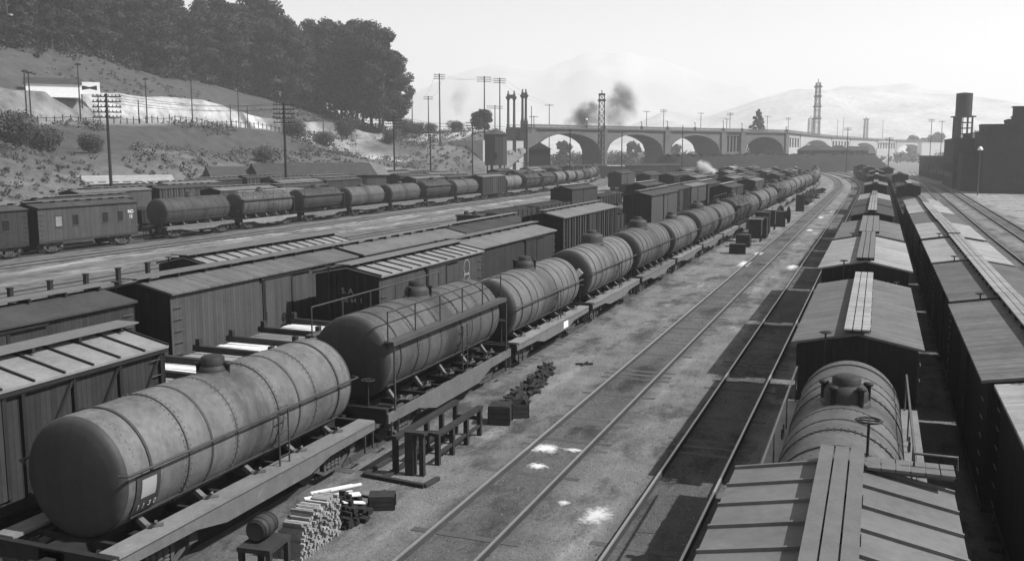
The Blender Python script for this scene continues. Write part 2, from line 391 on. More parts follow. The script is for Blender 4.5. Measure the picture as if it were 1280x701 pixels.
hx = frange(-420, -200, 10) + frange(-196, -108, 2.0)
hy = frange(-20, 400, 4) + frange(410, 900, 25)
def hz(x, y):
    d = foot(y) - x
    return hill_z(x, y) if d > 0 else -0.3
ho = grid('hillside', hx, hy, hz, hill_mat())
at = ho.data.attributes.new('tone', 'FLOAT', 'POINT')
for i, v in enumerate(ho.data.vertices):
    x, y = v.co.x, v.co.y; d = foot(y) - x
    if d < 4: t = 0.16
    elif d < 14: t = 0.19
    elif d < 19: t = 0.13
    elif d < 25: t = 0.10 + 0.25 * max(0, noise.noise(Vector((x*.05, y*.03, 5))))
    elif d < 38: t = 0.085
    elif d < 50: t = 0.30 if y > 140 else .2
    elif d < 56: t = (0.5 if y > 165 else .22) if y < 232 else 0.3 + 0.5 * max(0, noise.noise(Vector((x*.1, y*.05, 2))) + .2)
    elif d < 110: t = 0.08
    else: t = 0.05
    if y > 225 and 4 < d < 60:
        t = 0.12 + 0.55 * max(0, noise.noise(Vector((x*.07, y*.035, 8))) + 0.12)
    if d < 38: t *= .8
    if 228 < y < 335 and 22 < d < 58: t = max(t, .12 + 1.1 * max(0, noise.noise(Vector((x*.09, y*.05, 4))) + .1))
    if y > 270 and d < 16: t = min(t, .2)
    if y > 340: t = 0.14 + 0.4 * max(0, noise.noise(Vector((x*.06, y*.05, 8))))
    at.data[i].value = t * .7

# distant ranges, built where they stand beyond the river
def far_hills(name, u0, u1, prof, dist, depth, mat, n=90):
    """prof: (azimuth px, height px) as seen from the yard, turned into a ridge with real slopes"""
    xs = []; mb = MB(); rows = 14
    vs = []
    for j in range(rows + 1):
        t = j / rows
        for i in range(n + 1):
            u = u0 + (u1 - u0) * i / n
            az = YAW - math.atan((u - 640) / CAM_F)
            h = pl(u, prof) / CAM_F * dist
            dd = dist - depth * (1 - t) if t <= 1 else dist
            s = math.sin(t * math.pi / 2) ** 1.3
            x = -math.sin(az) * dd / math.cos(az - YAW); y = math.cos(az) * dd / math.cos(az - YAW)
            nz = noise.noise(Vector((x * 0.0035, y * 0.0035, dist * .01))) + 0.5 * noise.noise(Vector((x * 0.01, y * 0.01, 3)))
            z = h * s * (1 + 0.22 * nz * math.sin(t * math.pi)) + (CAM_H * t) - 2 + 6 * noise.noise(Vector((x * 0.006, y * 0.006, 9))) * s
            vs.append((x, y, z))
    k = n + 1
    top = len(vs)
    for i in range(n + 1):
        v = vs[rows * k + i]; r = 1.06; vs.append((v[0] * r, v[1] * r, -2))
    fs = [(j*k+i, j*k+i+1, (j+1)*k+i+1, (j+1)*k+i) for j in range(rows + 1) for i in range(n)]
    mb.add(vs, fs, True)
    return tag(mb.build(name, mat), kind='structure')
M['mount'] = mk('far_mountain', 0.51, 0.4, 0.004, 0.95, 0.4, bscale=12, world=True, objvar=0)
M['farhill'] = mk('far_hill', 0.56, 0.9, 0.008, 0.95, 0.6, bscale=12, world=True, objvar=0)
far_hills('hills', 560, 1420, [(560, 10), (700, 20), (760, 22), (830, 48), (880, 40), (910, 52), (950, 64), (985, 74), (1020, 72), (1060, 70), (1140, 70), (1200, 66), (1250, 58), (1300, 48), (1420, 25)], 3000, 1000, M['farhill'])
far_hills('hills', 980, 1250, [(980, 30), (1030, 74), (1045, 79), (1080, 80), (1135, 79), (1150, 72), (1200, 70), (1250, 30)], 3600, 600, M['farhill'])
far_hills('mountains', 330, 1010, [(330, 25), (450, 38), (560, 88), (620, 105), (680, 98), (740, 118), (790, 116), (830, 106), (870, 90), (930, 78), (1010, 40)], 4500, 1000, M['mount'])

# river bank carrying the far side of the yard, below the viaduct
def P(u, dep):        # point on the ground plane seen at column u at forward distance dep
    az = YAW - math.atan((u - 640) / CAM_F); r = dep / math.cos(az - YAW)
    return Vector((-math.sin(az) * r, math.cos(az) * r, 0))
bk = MB(); path = [P(838, 300), P(900, 322), P(960, 345), P(1020, 370), P(1075, 395), P(1112, 420)]
vs = []
NB = 60
for i in range(NB + 1):
    t = i / NB * (len(path) - 1); a = min(int(t), len(path) - 2); p = path[a].lerp(path[a + 1], t - a)
    dr = (path[a + 1] - path[a]).normalized(); nn = Vector((-dr.y, dr.x, 0))
    if nn.y < 0: nn = -nn
    hh = 6.6 * (1 if i < NB - 6 else (NB - i) / 6) * min(1, i / 3 + .2)
    for (o_, z_) in ((-4, -0.2), (-1.5, 0.5 * hh), (1, 0.92 * hh), (3, hh), (8, hh), (16, -0.2)):
        k = noise.noise(Vector((p.x * .2 + o_, p.y * .2, 0))) * 0.5
        q = p + nn * (o_ + k); vs.append((q.x, q.y, z_ + (k if z_ > 0 else 0)))
bk.add(vs, [(i*6+j, i*6+j+1, (i+1)*6+j+1, (i+1)*6+j) for i in range(NB) for j in range(5)], True)
tag(bk.build('river_bank', M['bank']), kind='structure')

# ------------------------------------------------------------------ foliage
def leaf_cloud(mb, clumps, per, size, rnd, flat=0.0):
    vs = []; fs = []
    for (cx, cy, cz, rx, ry, rz) in clumps:
        for _ in range(per):
            while True:
                d = Vector((rnd.uniform(-1, 1), rnd.uniform(-1, 1), rnd.uniform(-1, 1)))
                if 0.05 < d.length < 1: break
            d = d.normalized() * (d.length ** 0.45) * rnd.uniform(0.72, 1.08)
            p = Vector((cx + d.x * rx, cy + d.y * ry, cz + d.z * rz))
            n = (d.normalized() * 1.1 + Vector((rnd.gauss(0, .6), rnd.gauss(0, .6), rnd.gauss(0, .6)))).normalized()
            a = n.orthogonal().normalized(); b = n.cross(a); s = size * rnd.uniform(0.5, 1.3)
            k = len(vs); vs += [p - a * s, p - b * s * .6, p + a * s, p + b * s * .6]; fs.append((k, k+1, k+2, k+3))
    mb.add(vs, fs)

def make_tree(seed, h=24.0, r=6.5, clumpn=18, per=230, size=0.6, mat='leaf', trunk_frac=0.35, cone=False, name='tree'):
    rnd = random.Random(seed); root = empty(name)
    tr = MB(); clumps = []
    lean = rnd.uniform(-1, 1)
    top = Vector((lean, rnd.uniform(-1, 1), h * 0.82))
    tr.tube([(0, 0, -1.5), (lean * .2, 0, h * .25), (lean * .5, 0.2, h * .5), top], 0.035 * h * 0.5, 7, 0.06)
    for i in range(clumpn):
        t = (i + .5) / clumpn
        zz = h * (trunk_frac + (1 - trunk_frac) * t) * rnd.uniform(.93, 1.03)
        if cone: rad = r * (1 - t) * .8 + .3; cr = r * .42 * (1 - t) + .5
        else: rad = r * math.sin(math.pi * min(.95, .2 + t * .75)) * rnd.uniform(.25, .95); cr = r * rnd.uniform(.2, .42)
        an = rnd.uniform(0, 6.283) + i * 2.4
        c = Vector((math.cos(an) * rad, math.sin(an) * rad, min(zz, h - cr * .8)))
        clumps.append((c.x, c.y, c.z, cr, cr, cr * rnd.uniform(.65, .95)))
        if i % 2 == 0 and not cone:
            zb = max(h * .2, c.z - rad * 1.1)
            tr.tube([(lean * .3, 0, zb), (c.x * .55, c.y * .55, (zb + c.z) / 2 + .3), c], 0.16, 5, 0.04)
    tr.build('trunk', M['bark'], root)
    cr_ = MB(); leaf_cloud(cr_, clumps, per, size, rnd); cr_.build('crown', M[mat], root)
    return root

treeP = [make_tree(s, 24 + (s % 3) * 2, 6.4 + (s % 2) * .8, 42, 270, 0.42, trunk_frac=(.02, .1, .18)[s % 3], name='eucalyptus_tree') for s in (11, 12, 13, 14, 15)]
rnd = random.Random(5); spots = []
# front edge of the grove runs along the crest; px column, metres behind the foot line
for i in range(60):
    u = -12 + i * 8.7 + rnd.uniform(-4, 4)
    az = YAW - math.atan((u - 640) / CAM_F); t_ = math.tan(az)
    tgt = pl(u, [(0, 60), (150, 76), (250, 92), (330, 106), (400, 121), (440, 134), (500, 150), (520, 155)]) - (0, 6, 2, 11)[i % 4]
    best = None
    for dd in range(40, 190, 3):
        y = 120.0
        for _ in range(25): y = (dd - foot(y)) / t_
        x = foot(y) - dd; dep_ = math.hypot(x, y) * math.cos(az - YAW); v_ = VY + (CAM_H - hill_z(x, y)) * CAM_F / dep_
        if best is None or v_ < best[0] - .4: best = (v_, x, y)
        if v_ <= tgt: break
    x, y = best[1], best[2]
    spots.append((u, x, y))
words_dist = 'leftmost|near the left end|left of the middle|middle|right of the middle|near the right end|rightmost'.split('|')
used = set()
nt_ = 0
spots.sort(key=lambda q: q[0])
for i, (u, x, y) in enumerate(spots):
    src = treeP[(0, 3)[i % 2] if u > 425 else i % 5]; first = src.name not in used
    o = src if first else copy_tree(src)
    used.add(src.name)
    z = hill_z(x, y); dep = math.hypot(x, y) * math.cos(math.atan2(-x, y) - YAW)
    ytop = pl(u, [(0, -50), (190, -30), (240, 0), (262, 8), (300, -5), (345, 2), (360, 22), (385, 30), (400, 24), (425, 18), (450, 20), (472, 26), (488, 50), (500, 78), (515, 110)])
    ztop = CAM_H + (VY - ytop) * dep / CAM_F
    hh = max(9, (ztop - z) * rnd.uniform(.76, 1.02)); base = 24 + ((11, 14)[i % 2] if u > 425 else (11, 12, 13, 14, 15)[i % 5]) % 3 * 2
    s = hh / base
    o.location = (x, y, z); o.rotation_euler = (0, 0, rnd.uniform(0, 6.28)); o.scale = (max(s, .75) * 1.02, max(s, .75) * 1.02, s)
    tag(o, 'tall dark eucalyptus on the hilltop, %s of the grove from its left end' % ORD[min(i, 29)], 'tree', 'eucalyptus trees on the hilltop')
    if i >= 30: o['label'] = 'tall dark eucalyptus on the hilltop, %s of the grove from its right end' % ORD[len(spots) - 1 - i]

rnd = random.Random(15); ub = MB(); c_ = []
for (u, x, y) in spots:
    for _ in range(5):
        q = rnd.uniform(.8, 2.6); xx, yy = x + rnd.uniform(-6, 7), y + rnd.uniform(-5, 5); c_.append((xx, yy, hill_z(xx, yy) + q * .5, q, q, q * .9))
leaf_cloud(ub, c_, 60, .4, rnd); tag(ub.build('undergrowth', M['leaf']), 'dark undergrowth beneath the hilltop eucalyptus grove', 'undergrowth', kind='stuff')
# brush on the slopes: nobody could count it
rnd = random.Random(9); sh = MB(); cl = []
sh2 = MB(); cl2 = []
for _ in range(7500):
    y = rnd.uniform(35, 420); d = rnd.choice([rnd.uniform(20, 38), rnd.uniform(24, 38), rnd.uniform(58, 120), rnd.uniform(5, 20)])
    if y > 240: d = rnd.uniform(3, 70)
    x = foot(y) - d
    if noise.noise(Vector((x * .06, y * .04, 2))) < -0.12: continue
    s = rnd.uniform(.4, 1.5) * (0.6 if d > 58 or d < 20 else 1.2)
    (cl if rnd.random() < .5 else cl2).append((x, y, hill_z(x, y) + s * .3, s, s, s * .75))
leaf_cloud(sh, cl, 18, .28, rnd); tag(sh.build('hillside_brush', M['leaf2']), 'dark low brush covering the slope above the yard', 'brush', kind='stuff')
leaf_cloud(sh2, cl2, 18, .25, rnd); tag(sh2.build('hillside_dry_brush', M['leaf3']), 'pale dry brush scattered over the slope above the yard', 'brush', kind='stuff')

def around(u, dep, z=None):
    p = P(u, dep); p.z = hill_z(p.x, p.y) if z is None else z; return p
def topz(v, dep): return CAM_H + (VY - v) * dep / CAM_F

def make_bush(seed, mat='leaf2'):
    rnd = random.Random(seed); root = empty('bush')
    t = MB(); t.tube([(0, 0, -.4), (0.1, 0, 1.2), (0, .1, 2.2)], .12, 6, .04); t.build('trunk', M['bark'], root)
    c = MB(); leaf_cloud(c, [(rnd.uniform(-1, 1), rnd.uniform(-1, 1), rnd.uniform(1.0, 2.3), 1.2, 1.2, 1.1) for _ in range(9)], 480, .12, rnd)
    c.build('crown', M[mat], root); return root
bushes = [(372, 140, 262, 6, 'dark bush at the right end of the pale hillside cut'), (410, 150, 270, 5, 'dark bush clinging to the bare slope under the grove'),
          (436, 133, 290, 7, 'small tree rooted in the bare slope left of the last grove tree'), (330, 158, 215, 4, 'bush at the edge of the terrace road below the pale cut'),
          (570, 150, 330, 5, 'low bush on the skyline left of the round tree'), (541, 155, 325, 4, 'small bush on the skyline right of the grove'),
          (525, 150, 318, 5, 'bushy mound tree on the skyline just right of the grove'), (490, 150, 300, 5, 'bushy tree at the foot of the last grove tree'),
          (505, 145, 322, 6, 'dark pointed bush at the right foot of the grove'), (60, 175, 170, 5, 'dark bush on the left of the slope below the white sheds'),
          (120, 170, 172, 4, 'dark bush on the slope under the billboard'), (25, 165, 165, 7, 'large dark bush at the far left edge of the slope')]
b0 = make_bush(3)
for i, (u, v, dep, h, lab) in enumerate(bushes):
    o = b0 if i == 0 else copy_tree(b0)
    p = around(u, dep); o.location = p; s = h / 3.4; o.scale = (s * 1.1, s * 1.1, s); o.rotation_euler = (0, 0, i * 1.3)
    tag(o, lab, 'bush')
rt = make_tree(41, 7.0, 3.9, 40, 240, .26, trunk_frac=.3, name='round_tree'); p = around(603, 330); rt.location = p
rt.scale = (1, 1, (topz(138, 330) - p.z) / 7.0); tag(rt, 'round clipped dark tree on the skyline beside the tall poles', 'tree')
def make_conifer(h, r, seed):
    rnd = random.Random(seed); root = empty('conifer_tree'); tr = MB(); tr.tube([(0, 0, -1), (.2, 0, h * .5), (0, 0, h * .98)], .45, 7, .05); tr.build('trunk', M['bark'], root)
    cl_ = []
    n = 46
    for i in range(n):
        t = i / n; z = h * (.12 + .86 * t); rad = r * (1 - t) ** .8 * rnd.uniform(.35, .75); a = i * 2.4 + rnd.uniform(-.3, .3); q = r * .42 * (1 - t) + .45
        cl_.append((math.cos(a) * rad, math.sin(a) * rad, z, q, q, q * .7))
    c = MB(); leaf_cloud(c, cl_, 130, .4, rnd); c.build('crown', M['leaf'], root); return root
cf = make_conifer(topz(136, 470), 9.5, 42); cf.location = P(944, 470)
tag(cf, 'pointed conifer rising behind the viaduct parapet', 'tree')
ft = make_tree(43, 12, 6, 14, 120, .8, trunk_frac=.2, name='far_tree')
fl_ = [(820, 560, 14, 'hazy round tree behind the viaduct above its second arch'), (843, 600, 12, 'hazy tree behind the viaduct beside the twin poles'), (905, 900, 20, 'faint low tree behind the viaduct pier'),
       (985, 800, 16, 'faint tree left of the tall lattice tower'), (1030, 760, 19, 'faint tree right of the tall lattice tower'), (1050, 820, 17, 'faint spindly tree above the second far arch'),
       (1135, 900, 22, 'hazy tree clump behind the right end of the viaduct'), (1165, 860, 24, 'hazy tree left of the water tower'), (1148, 940, 20, 'hazy tree right of the far arches'),
       (1214, 600, 20, 'hazy tree just right of the water tower'), (705, 480, 13, 'hazy tree seen through the first arch'), (790, 520, 13, 'hazy tree seen through the second arch')]
for i, (u, dep, h, lab) in enumerate(fl_):
    o = ft if i == 0 else copy_tree(ft); o.location = P(u, dep); o.scale = (h / 16, h / 16, h / 12); o.rotation_euler = (0, 0, i); tag(o, lab, 'tree')
rnd = random.Random(77); rb_ = MB(); c_ = []
for _ in range(900):
    u = rnd.uniform(700, 1300); dep = rnd.uniform(620, 1300); s = rnd.uniform(2, 5); p = P(u, dep); c_.append((p.x, p.y, s * .6, s, s, s * rnd.uniform(.6, 1.6)))
leaf_cloud(rb_, c_, 18, 1.5, rnd); tag(rb_.build('far_bank_woods', M['leaf2']), 'hazy belt of trees on the far bank below the hills', 'woods', kind='stuff')
rnd = random.Random(79); rb_ = MB(); c_ = []
for _ in range(260):
    u = rnd.uniform(660, 985); dep = rnd.uniform(430, 540); s = rnd.uniform(1.5, 4); p = P(u, dep); c_.append((p.x, p.y, s * .8, s, s, s * rnd.uniform(.8, 1.5)))
leaf_cloud(rb_, c_, 40, .7, rnd); tag(rb_.build('scrub_beyond_bridge', M['leaf']), 'dark scrub on the low ground seen through the viaduct arches', 'scrub', kind='stuff')
rnd = random.Random(78); rb_ = MB(); c_ = []
for _ in range(420):
    t = rnd.uniform(0, len(path) - 1.001); a = int(t); p = path[a].lerp(path[a + 1], t - a); s = rnd.uniform(.4, 1.2)
    k_ = rnd.uniform(0, 9); c_.append((p.x - .6 * k_, p.y + k_, 6.3 * min(1, (k_ + 1) / 3) * min(1, (NB - t / (len(path)-1) * NB) / 6), s, s, s * .7))
leaf_cloud(rb_, c_, 22, .4, rnd); tag(rb_.build('river_bank_brush', M['leaf']), 'dark brush along the top of the river bank below the viaduct', 'brush', kind='stuff')

# ------------------------------------------------------------------ viaduct
ZD = 16.2
def bdep(u): return 1.0 / pl(u, [(600, 1/300.), (655, 1/319.), (980, 1/410.), (1035, 1/560.), (1100, 1/720.), (1165, 1/900.), (1185, 1/960.)])
def BP(u): return P(u, bdep(u))
BW = 9.0
via = empty('viaduct', BP(905)); tag(via, 'long concrete arch viaduct crossing behind the whole yard', 'bridge')
def frame(u0, u1):
    a, b = BP(u0), BP(u1); d = (b - a); Ls = d.length; d.normalize(); n = Vector((-d.y, d.x, 0))
    if n.y < 0: n = -n
    return a, d, n, Ls
def inb(mb, name, mat, parent=via):
    mb.v = [(x - via.location.x, y - via.location.y, z) for x, y, z in mb.v]
    return mb.build(name, mat, parent)
def strip_span(u0, u1, zs, za, mat='concrete', K=16, straight=0.0, wid=BW):
    """wall between two piers with an arched opening from zs to za"""
    a, d, n, Ls = frame(u0, u1); mb = MB(); vs = []; zt = ZD - 1.05
    xs = [Ls * i / K for i in range(K + 1)]
    for x in xs:
        t = 2 * x / Ls - 1; z = zs + (za - zs) * math.sqrt(max(0, 1 - t * t)) ** 1.0
        for q, zz in ((0, z), (0, zt), (wid, z), (wid, zt)):
            p = a + d * x + n * q; vs.append((p.x, p.y, zz))
    fs = []
    for i in range(K):
        b = i * 4; c = b + 4
        fs += [(b, c, c+1, b+1), (b+2, b+3, c+3, c+2), (b, b+2, c+2, c)]
    mb.add(vs, fs); inb(mb, 'arch_span', M[mat])
    ring = MB(); vs = []       # projecting arch ring
    for i, x in enumerate(xs):
        t = 2 * x / Ls - 1; z = zs + (za - zs) * math.sqrt(max(0, 1 - t * t))
        for q, zz in ((-.18, z), (-.18, z + .9), (.02, z), (.02, z + .9)):
            p = a + d * x + n * q; vs.append((p.x, p.y, zz))
    fs = []
    for i in range(K):
        b = i * 4; c = b + 4; fs += [(b, c, c+1, b+1), (b, b+2, c+2, c), (b+1, c+1, c+3, b+3)]
    ring.add(vs, fs); inb(ring, 'arch_ring', M[mat])
def slab(mb, u0, u1, q0, q1, z0, z1):
    a, d, n, Ls = frame(u0, u1); b = a + d * Ls
    vs = [a+n*q0, b+n*q0, b+n*q1, a+n*q1]
    mb.add([(p.x, p.y, z0) for p in vs] + [(p.x, p.y, z1) for p in vs], [(0,3,2,1),(4,5,6,7),(0,1,5,4),(1,2,6,5),(2,3,7,6),(3,0,4,7)])
def pier(u0, u1, z1=ZD - 1.05, mat='concrete', z0=-0.5, q0=-.7, q1=BW + .7):
    mb = MB(); slab(mb, u0, u1, q0, q1, z0, z1); inb(mb, 'pier', M[mat])
strip_span(668, 750, 7.0, 13.9); strip_span(756.5, 828, 7.0, 13.9); strip_span(834.5, 898, 7.0, 13.9, wid=12.5); strip_span(927, 977, 6.6, 13.6, wid=17)
pier(655, 668); pier(750, 756.5); pier(828, 834.5); pier(898, 903); pier(922, 927); pier(977, 981)
# open colonnade bay between the third and fourth arches
mb = MB(); slab(mb, 903, 922, 0, BW, -.5, 7.6); inb(mb, 'pier_base', M['concrete'])
mb = MB(); slab(mb, 903, 922, 0, BW, 13.9, ZD - 1.05); inb(mb, 'lintel', M['concrete'])
for u in (905.5, 909.5, 913.5, 917.5): 
    mb = MB(); slab(mb, u, u + 1.5, .3, 1.5, 7.6, 13.9); inb(mb, 'column', M['concrete'])
def colonnade(u0, u1, k, zb=9.5):
    mb = MB(); slab(mb, u0, u1, 0, BW, -.5, zb); inb(mb, 'pier_base', M['concrete_w'])
    mb = MB(); slab(mb, u0, u1, 0, BW, 13.6, ZD - 1.05); inb(mb, 'lintel', M['concrete_w'])
    st = (u1 - u0) / k
    for i in range(k + 1):
        mb = MB(); uu = u0 + i * st; slab(mb, uu - st * .22, uu + st * .22, .1, BW - .1, zb, 13.6); inb(mb, 'column', M['concrete_w'])
colonnade(983, 996, 4); strip_span(997, 1035, 6, 13.4, 'concrete_w'); colonnade(1036, 1058, 6)  # far bays paler than the rest: distance haze put into the concrete colour
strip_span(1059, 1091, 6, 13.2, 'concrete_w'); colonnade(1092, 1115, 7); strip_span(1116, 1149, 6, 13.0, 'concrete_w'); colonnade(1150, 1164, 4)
us = [655, 730, 800, 865, 925, 980, 1000, 1020, 1035, 1055, 1078, 1100, 1130, 1165]
dk = MB(); cor = MB(); bal = MB()
for a_, b_ in zip(us, us[1:]):
    slab(dk, a_, b_, -.3, BW + .3, ZD - 1.048, ZD - .5)
    slab(cor, a_, b_, -.75, -.303, ZD - .9, ZD - .55)
    for q in (-.35, BW + .1):
        slab(bal, a_, b_, q, q + .25, ZD + .35, ZD + .55); slab(bal, a_, b_, q, q + .25, ZD - .5, ZD - .3)
a_ = 655.0
while a_ < 1160:
    for q in (-.32,):
        slab(bal, a_, a_ + .55 * (1 + (a_ > 980) * .0), q, q + .19, ZD - .3, ZD + .35)
    a_ += 1.5
inb(dk, 'deck', M['concrete']); inb(cor, 'cornice', M['concrete']); inb(bal, 'balustrade', M['concrete'])
# approach wall at the left end
ap = MB(); A0, A1 = P(604, 296), P(656, 318)
d_ = (A1 - A0).normalized(); n_ = Vector((-d_.y, d_.x, 0)); n_ = n_ if n_.y > 0 else -n_
ap.add([(p.x, p.y, z) for z in (-.5, 11.2) for p in (A0, A1, A1 + n_ * 12, A0 + n_ * 12)], [(0,3,2,1),(4,5,6,7),(0,1,5,4),(1,2,6,5),(2,3,7,6),(3,0,4,7)])
o = ap.build('approach_wall', M['concrete_w']); tag(o, 'pale retaining wall of the bridge approach behind the peaked hut', 'wall')

# paired columns at the bridge head
def pylon(u, dep, vtop, vbase, lab, sp=1.9):
    root = empty('bridge_pylon', P(u, dep)); zt = topz(vtop, dep); zb = topz(vbase, dep)
    tag(root, lab, 'monument')
    b = MB(); b.cbox((0, 0, zb / 2), (sp + 1.3, 1.6, zb)); b.build('pedestal', M['steelgrey'], root)
    for s in (-1, 1):
        c = MB(); c.lathe([(.5, zb), (.5, zb + .6), (.42, zb + .8), (.36, zt - 3.2), (.55, zt - 2.9), (.6, zt - 2.6)], (s * sp / 2, 0, 0), n=12); c.build('column', M['steelgrey'], root)
    e = MB(); e.cbox((0, 0, zt - 2.3), (sp + 1.6, 1.3, .6)); e.cbox((0, 0, zt - 1.7), (sp + .9, 1, .6))
    for s in (-1, 1): e.lathe([(.5, zt - 1.4), (.2, zt - .9), (.28, zt - .5), (0, zt)], (s * sp / 2, 0, 0), n=10)
    e.build('entablature', M['steelgrey'], root)
    root.rotation_euler = (0, 0, YAW)
pylon(639, 312, 115, 160, 'pair of slender columns with a joined top at the left end of the viaduct', 1.9)
pylon(655, 318, 113, 152, 'narrower pair of columns right of the first pair at the viaduct end', 1.1)

def lamp_post(u, lab, vtop, dep=None, z0=ZD - .5):
    dep = dep or bdep(u); zt = topz(vtop, dep); p = P(u, dep)
    root = empty('lamp_post', (p.x, p.y, z0)); h = zt - z0
    m = MB(); m.cbox((0, 0, .6), (1.0, 1.0, 1.2)); m.build('pedestal', M['concrete'], root)
    m = MB(); m.tube([(0, 0, 1.2), (0, 0, h - .8)], .14, 8, .09); m.build('post', M['concrete'], root)
    m = MB(); m.lathe([(0, h - .8), (.3, h - .7), (.45, h - .35), (.3, h - .05), (0, h)], n=10); m.build('globe', M['lamp'], root)
    tag(root, lab, 'street lamp', 'lamps along the viaduct parapet')
for u, v, lab in [(732, 149, 'globe lamp above the first arch of the viaduct'), (754, 146, 'globe lamp over the pier between first and second arches'), (800, 152, 'globe lamp above the right side of the second arch'),
                  (832, 151, 'globe lamp over the pier between second and third arches'), (866, 153, 'globe lamp above the crown of the third arch'), (901, 151, 'globe lamp on the pier left of the colonnade'),
                  (924, 154, 'globe lamp on the pier right of the colonnade'), (979, 158, 'globe lamp at the right side of the fourth arch')]:
    lamp_post(u, lab, v)

# ------------------------------------------------------------------ poles, towers
def telegraph(loc, h, arms, lab, r=.16, armw=3.0, cat='utility pole', gap=.62, rz=0.0, grp='telegraph poles'):
    root = empty('telegraph_pole', loc, rz); tag(root, lab, cat, grp)
    m = MB(); m.tube([(0, 0, -.5), (0, 0, h * .5), (0, 0, h)], r * 1.25, 8, r * .8); m.build('pole', M['pole'], root)
    for i in range(arms):
        z = h - .35 - i * gap; m = MB(); m.cbox((0, r, z), (armw, .12, .14))
        for k in range(8):
            x = -armw / 2 + .15 + k * (armw - .3) / 7; m.lathe([(.05, z + .06), (.06, z + .22), (.03, z + .28)], (x, r, 0), n=6)
        m.build('crossarm', M['pole'], root)
    return root
def tp(u, vtop, dep, arms, lab, **k):
    p = P(u, dep); z = hill_z(p.x, p.y) if u < 640 and dep > 155 else 0.0
    k.setdefault('rz', YAW + .25)
    if 'z0' in k: z = k.pop('z0')
    return telegraph((p.x, p.y, z), topz(vtop, dep) - z, arms, lab, **k)
tp(141, 119, 118, 5, 'tall dark telegraph pole with five crossarms, leftmost of the row behind the tank train', r=.17, armw=3.3)
tp(359, 130, 141, 5, 'tall telegraph pole with five crossarms, second of the row behind the tank train', r=.17, armw=3.1)
tp(494, 146, 194, 4, 'telegraph pole with four crossarms, third of the row behind the tank train', armw=3.4)
tp(591, 153, 233, 3, 'telegraph pole with three crossarms, fourth of the row, left of the peaked hut', armw=3.2)
tp(539, 168, 205, 1, 'short pole with one crossarm between the third and fourth telegraph poles', armw=2.4, z0=0)
tp(658, 156, 262, 4, 'pole with four crossarms just right of the peaked hut', armw=3.0)
tp(712, 162, 262, 1, 'plain pole standing in front of the first arch', armw=1.5)
tp(776, 166, 270, 0, 'bare thin pole in front of the second arch')
tp(851, 158, 285, 0, 'bare pole in front of the third arch')
tp(551, 95, 300, 3, 'tallest skyline pole between the grove and the round tree', armw=3.4, r=.2)
tp(606, 98, 300, 3, 'tall skyline pole rising over the round tree', armw=4.5, r=.2)
tp(625, 100, 312, 3, 'tall skyline pole left of the paired columns', armw=4.0, r=.2)
tp(537, 122, 310, 2, 'medium skyline pole left of the tallest pole', armw=3)
tp(517, 118, 330, 1, 'thin skyline pole touching the right edge of the grove', armw=2)
tp(619, 133, 305, 2, 'short pole with wide crossarms between the tall skyline poles', armw=5)
for u, v, dep, a_, lab in [(664, 134, 330, 0, 'thin mast right of the paired columns'), (667, 146, 330, 1, 'short pole just right of the paired columns'), (686, 132, 345, 1, 'thin pole behind the left end of the viaduct'),
        (806, 140, 420, 1, 'hazy pole behind the second arch of the viaduct'), (827, 138, 410, 2, 'hazy pole behind the pier of the third arch'), (873, 142, 420, 1, 'hazy pole above the crown of the third arch'),
        (905, 149, 420, 1, 'short hazy pole by the colonnade'), (909, 142, 430, 2, 'taller hazy pole by the colonnade'), (955, 146, 500, 1, 'thin pole right of the conifer'),
        (981, 148, 520, 2, 'hazy pole left of the lattice tower'), (1055, 160, 350, 2, 'pole with two crossarms over the gabled houses'), (1107, 172, 330, 2, 'low pole with two crossarms near the curve'),
        (1158, 150, 420, 2, 'left one of two hazy poles left of the water tower'), (1171, 152, 430, 1, 'right one of two hazy poles left of the water tower'),
        (1049, 148, 700, 0, 'faint thin mast above the viaduct right of the lattice tower'), (1042, 150, 720, 0, 'faint mast beside the taller one right of the lattice tower'), (1098, 152, 760, 1, 'faint pole above the third far arch'),
        (1075, 158, 700, 0, 'faint short mast above the second far arch')]:
    tp(u, v, dep, a_, lab, armw=3.2, r=.15, z0=0, grp='far poles')
for u, v, dep, lab in [(108, 82, 196, 'pole beside the billboard on the hillside road'), (190, 100, 206, 'hillside road pole right of the billboard'), (246, 96, 212, 'hillside road pole in the middle of the pale cut'),
        (303, 112, 222, 'hillside road pole near the right end of the pale cut'), (314, 133, 218, 'short hillside post right of the pale cut pole'), (180, 127, 200, 'short hillside post left of the road pole'),
        (42, 90, 190, 'hillside pole left of the white sheds'), (47, 92, 190, 'second hillside pole left of the white sheds'), (407, 120, 262, 'thin pole on the bare slope below the grove'), (293, 132, 216, 'thin short post in front of the pale cut')]:
    p = P(u, dep); 
    for _ in range(8):
        d = 41.0; az = YAW - math.atan((u - 640) / CAM_F); y = 100.0
        for _ in range(20): y = (d - foot(y)) / math.tan(az)
        x = foot(y) - d
    dep = math.hypot(x, y) * math.cos(az - YAW); z = hill_z(x, y) - .3
    telegraph((x, y, z), max(3, topz(v, dep) - z), 1 if v < 110 else 0, lab, r=.12, armw=1.6, grp='poles on the hillside road')
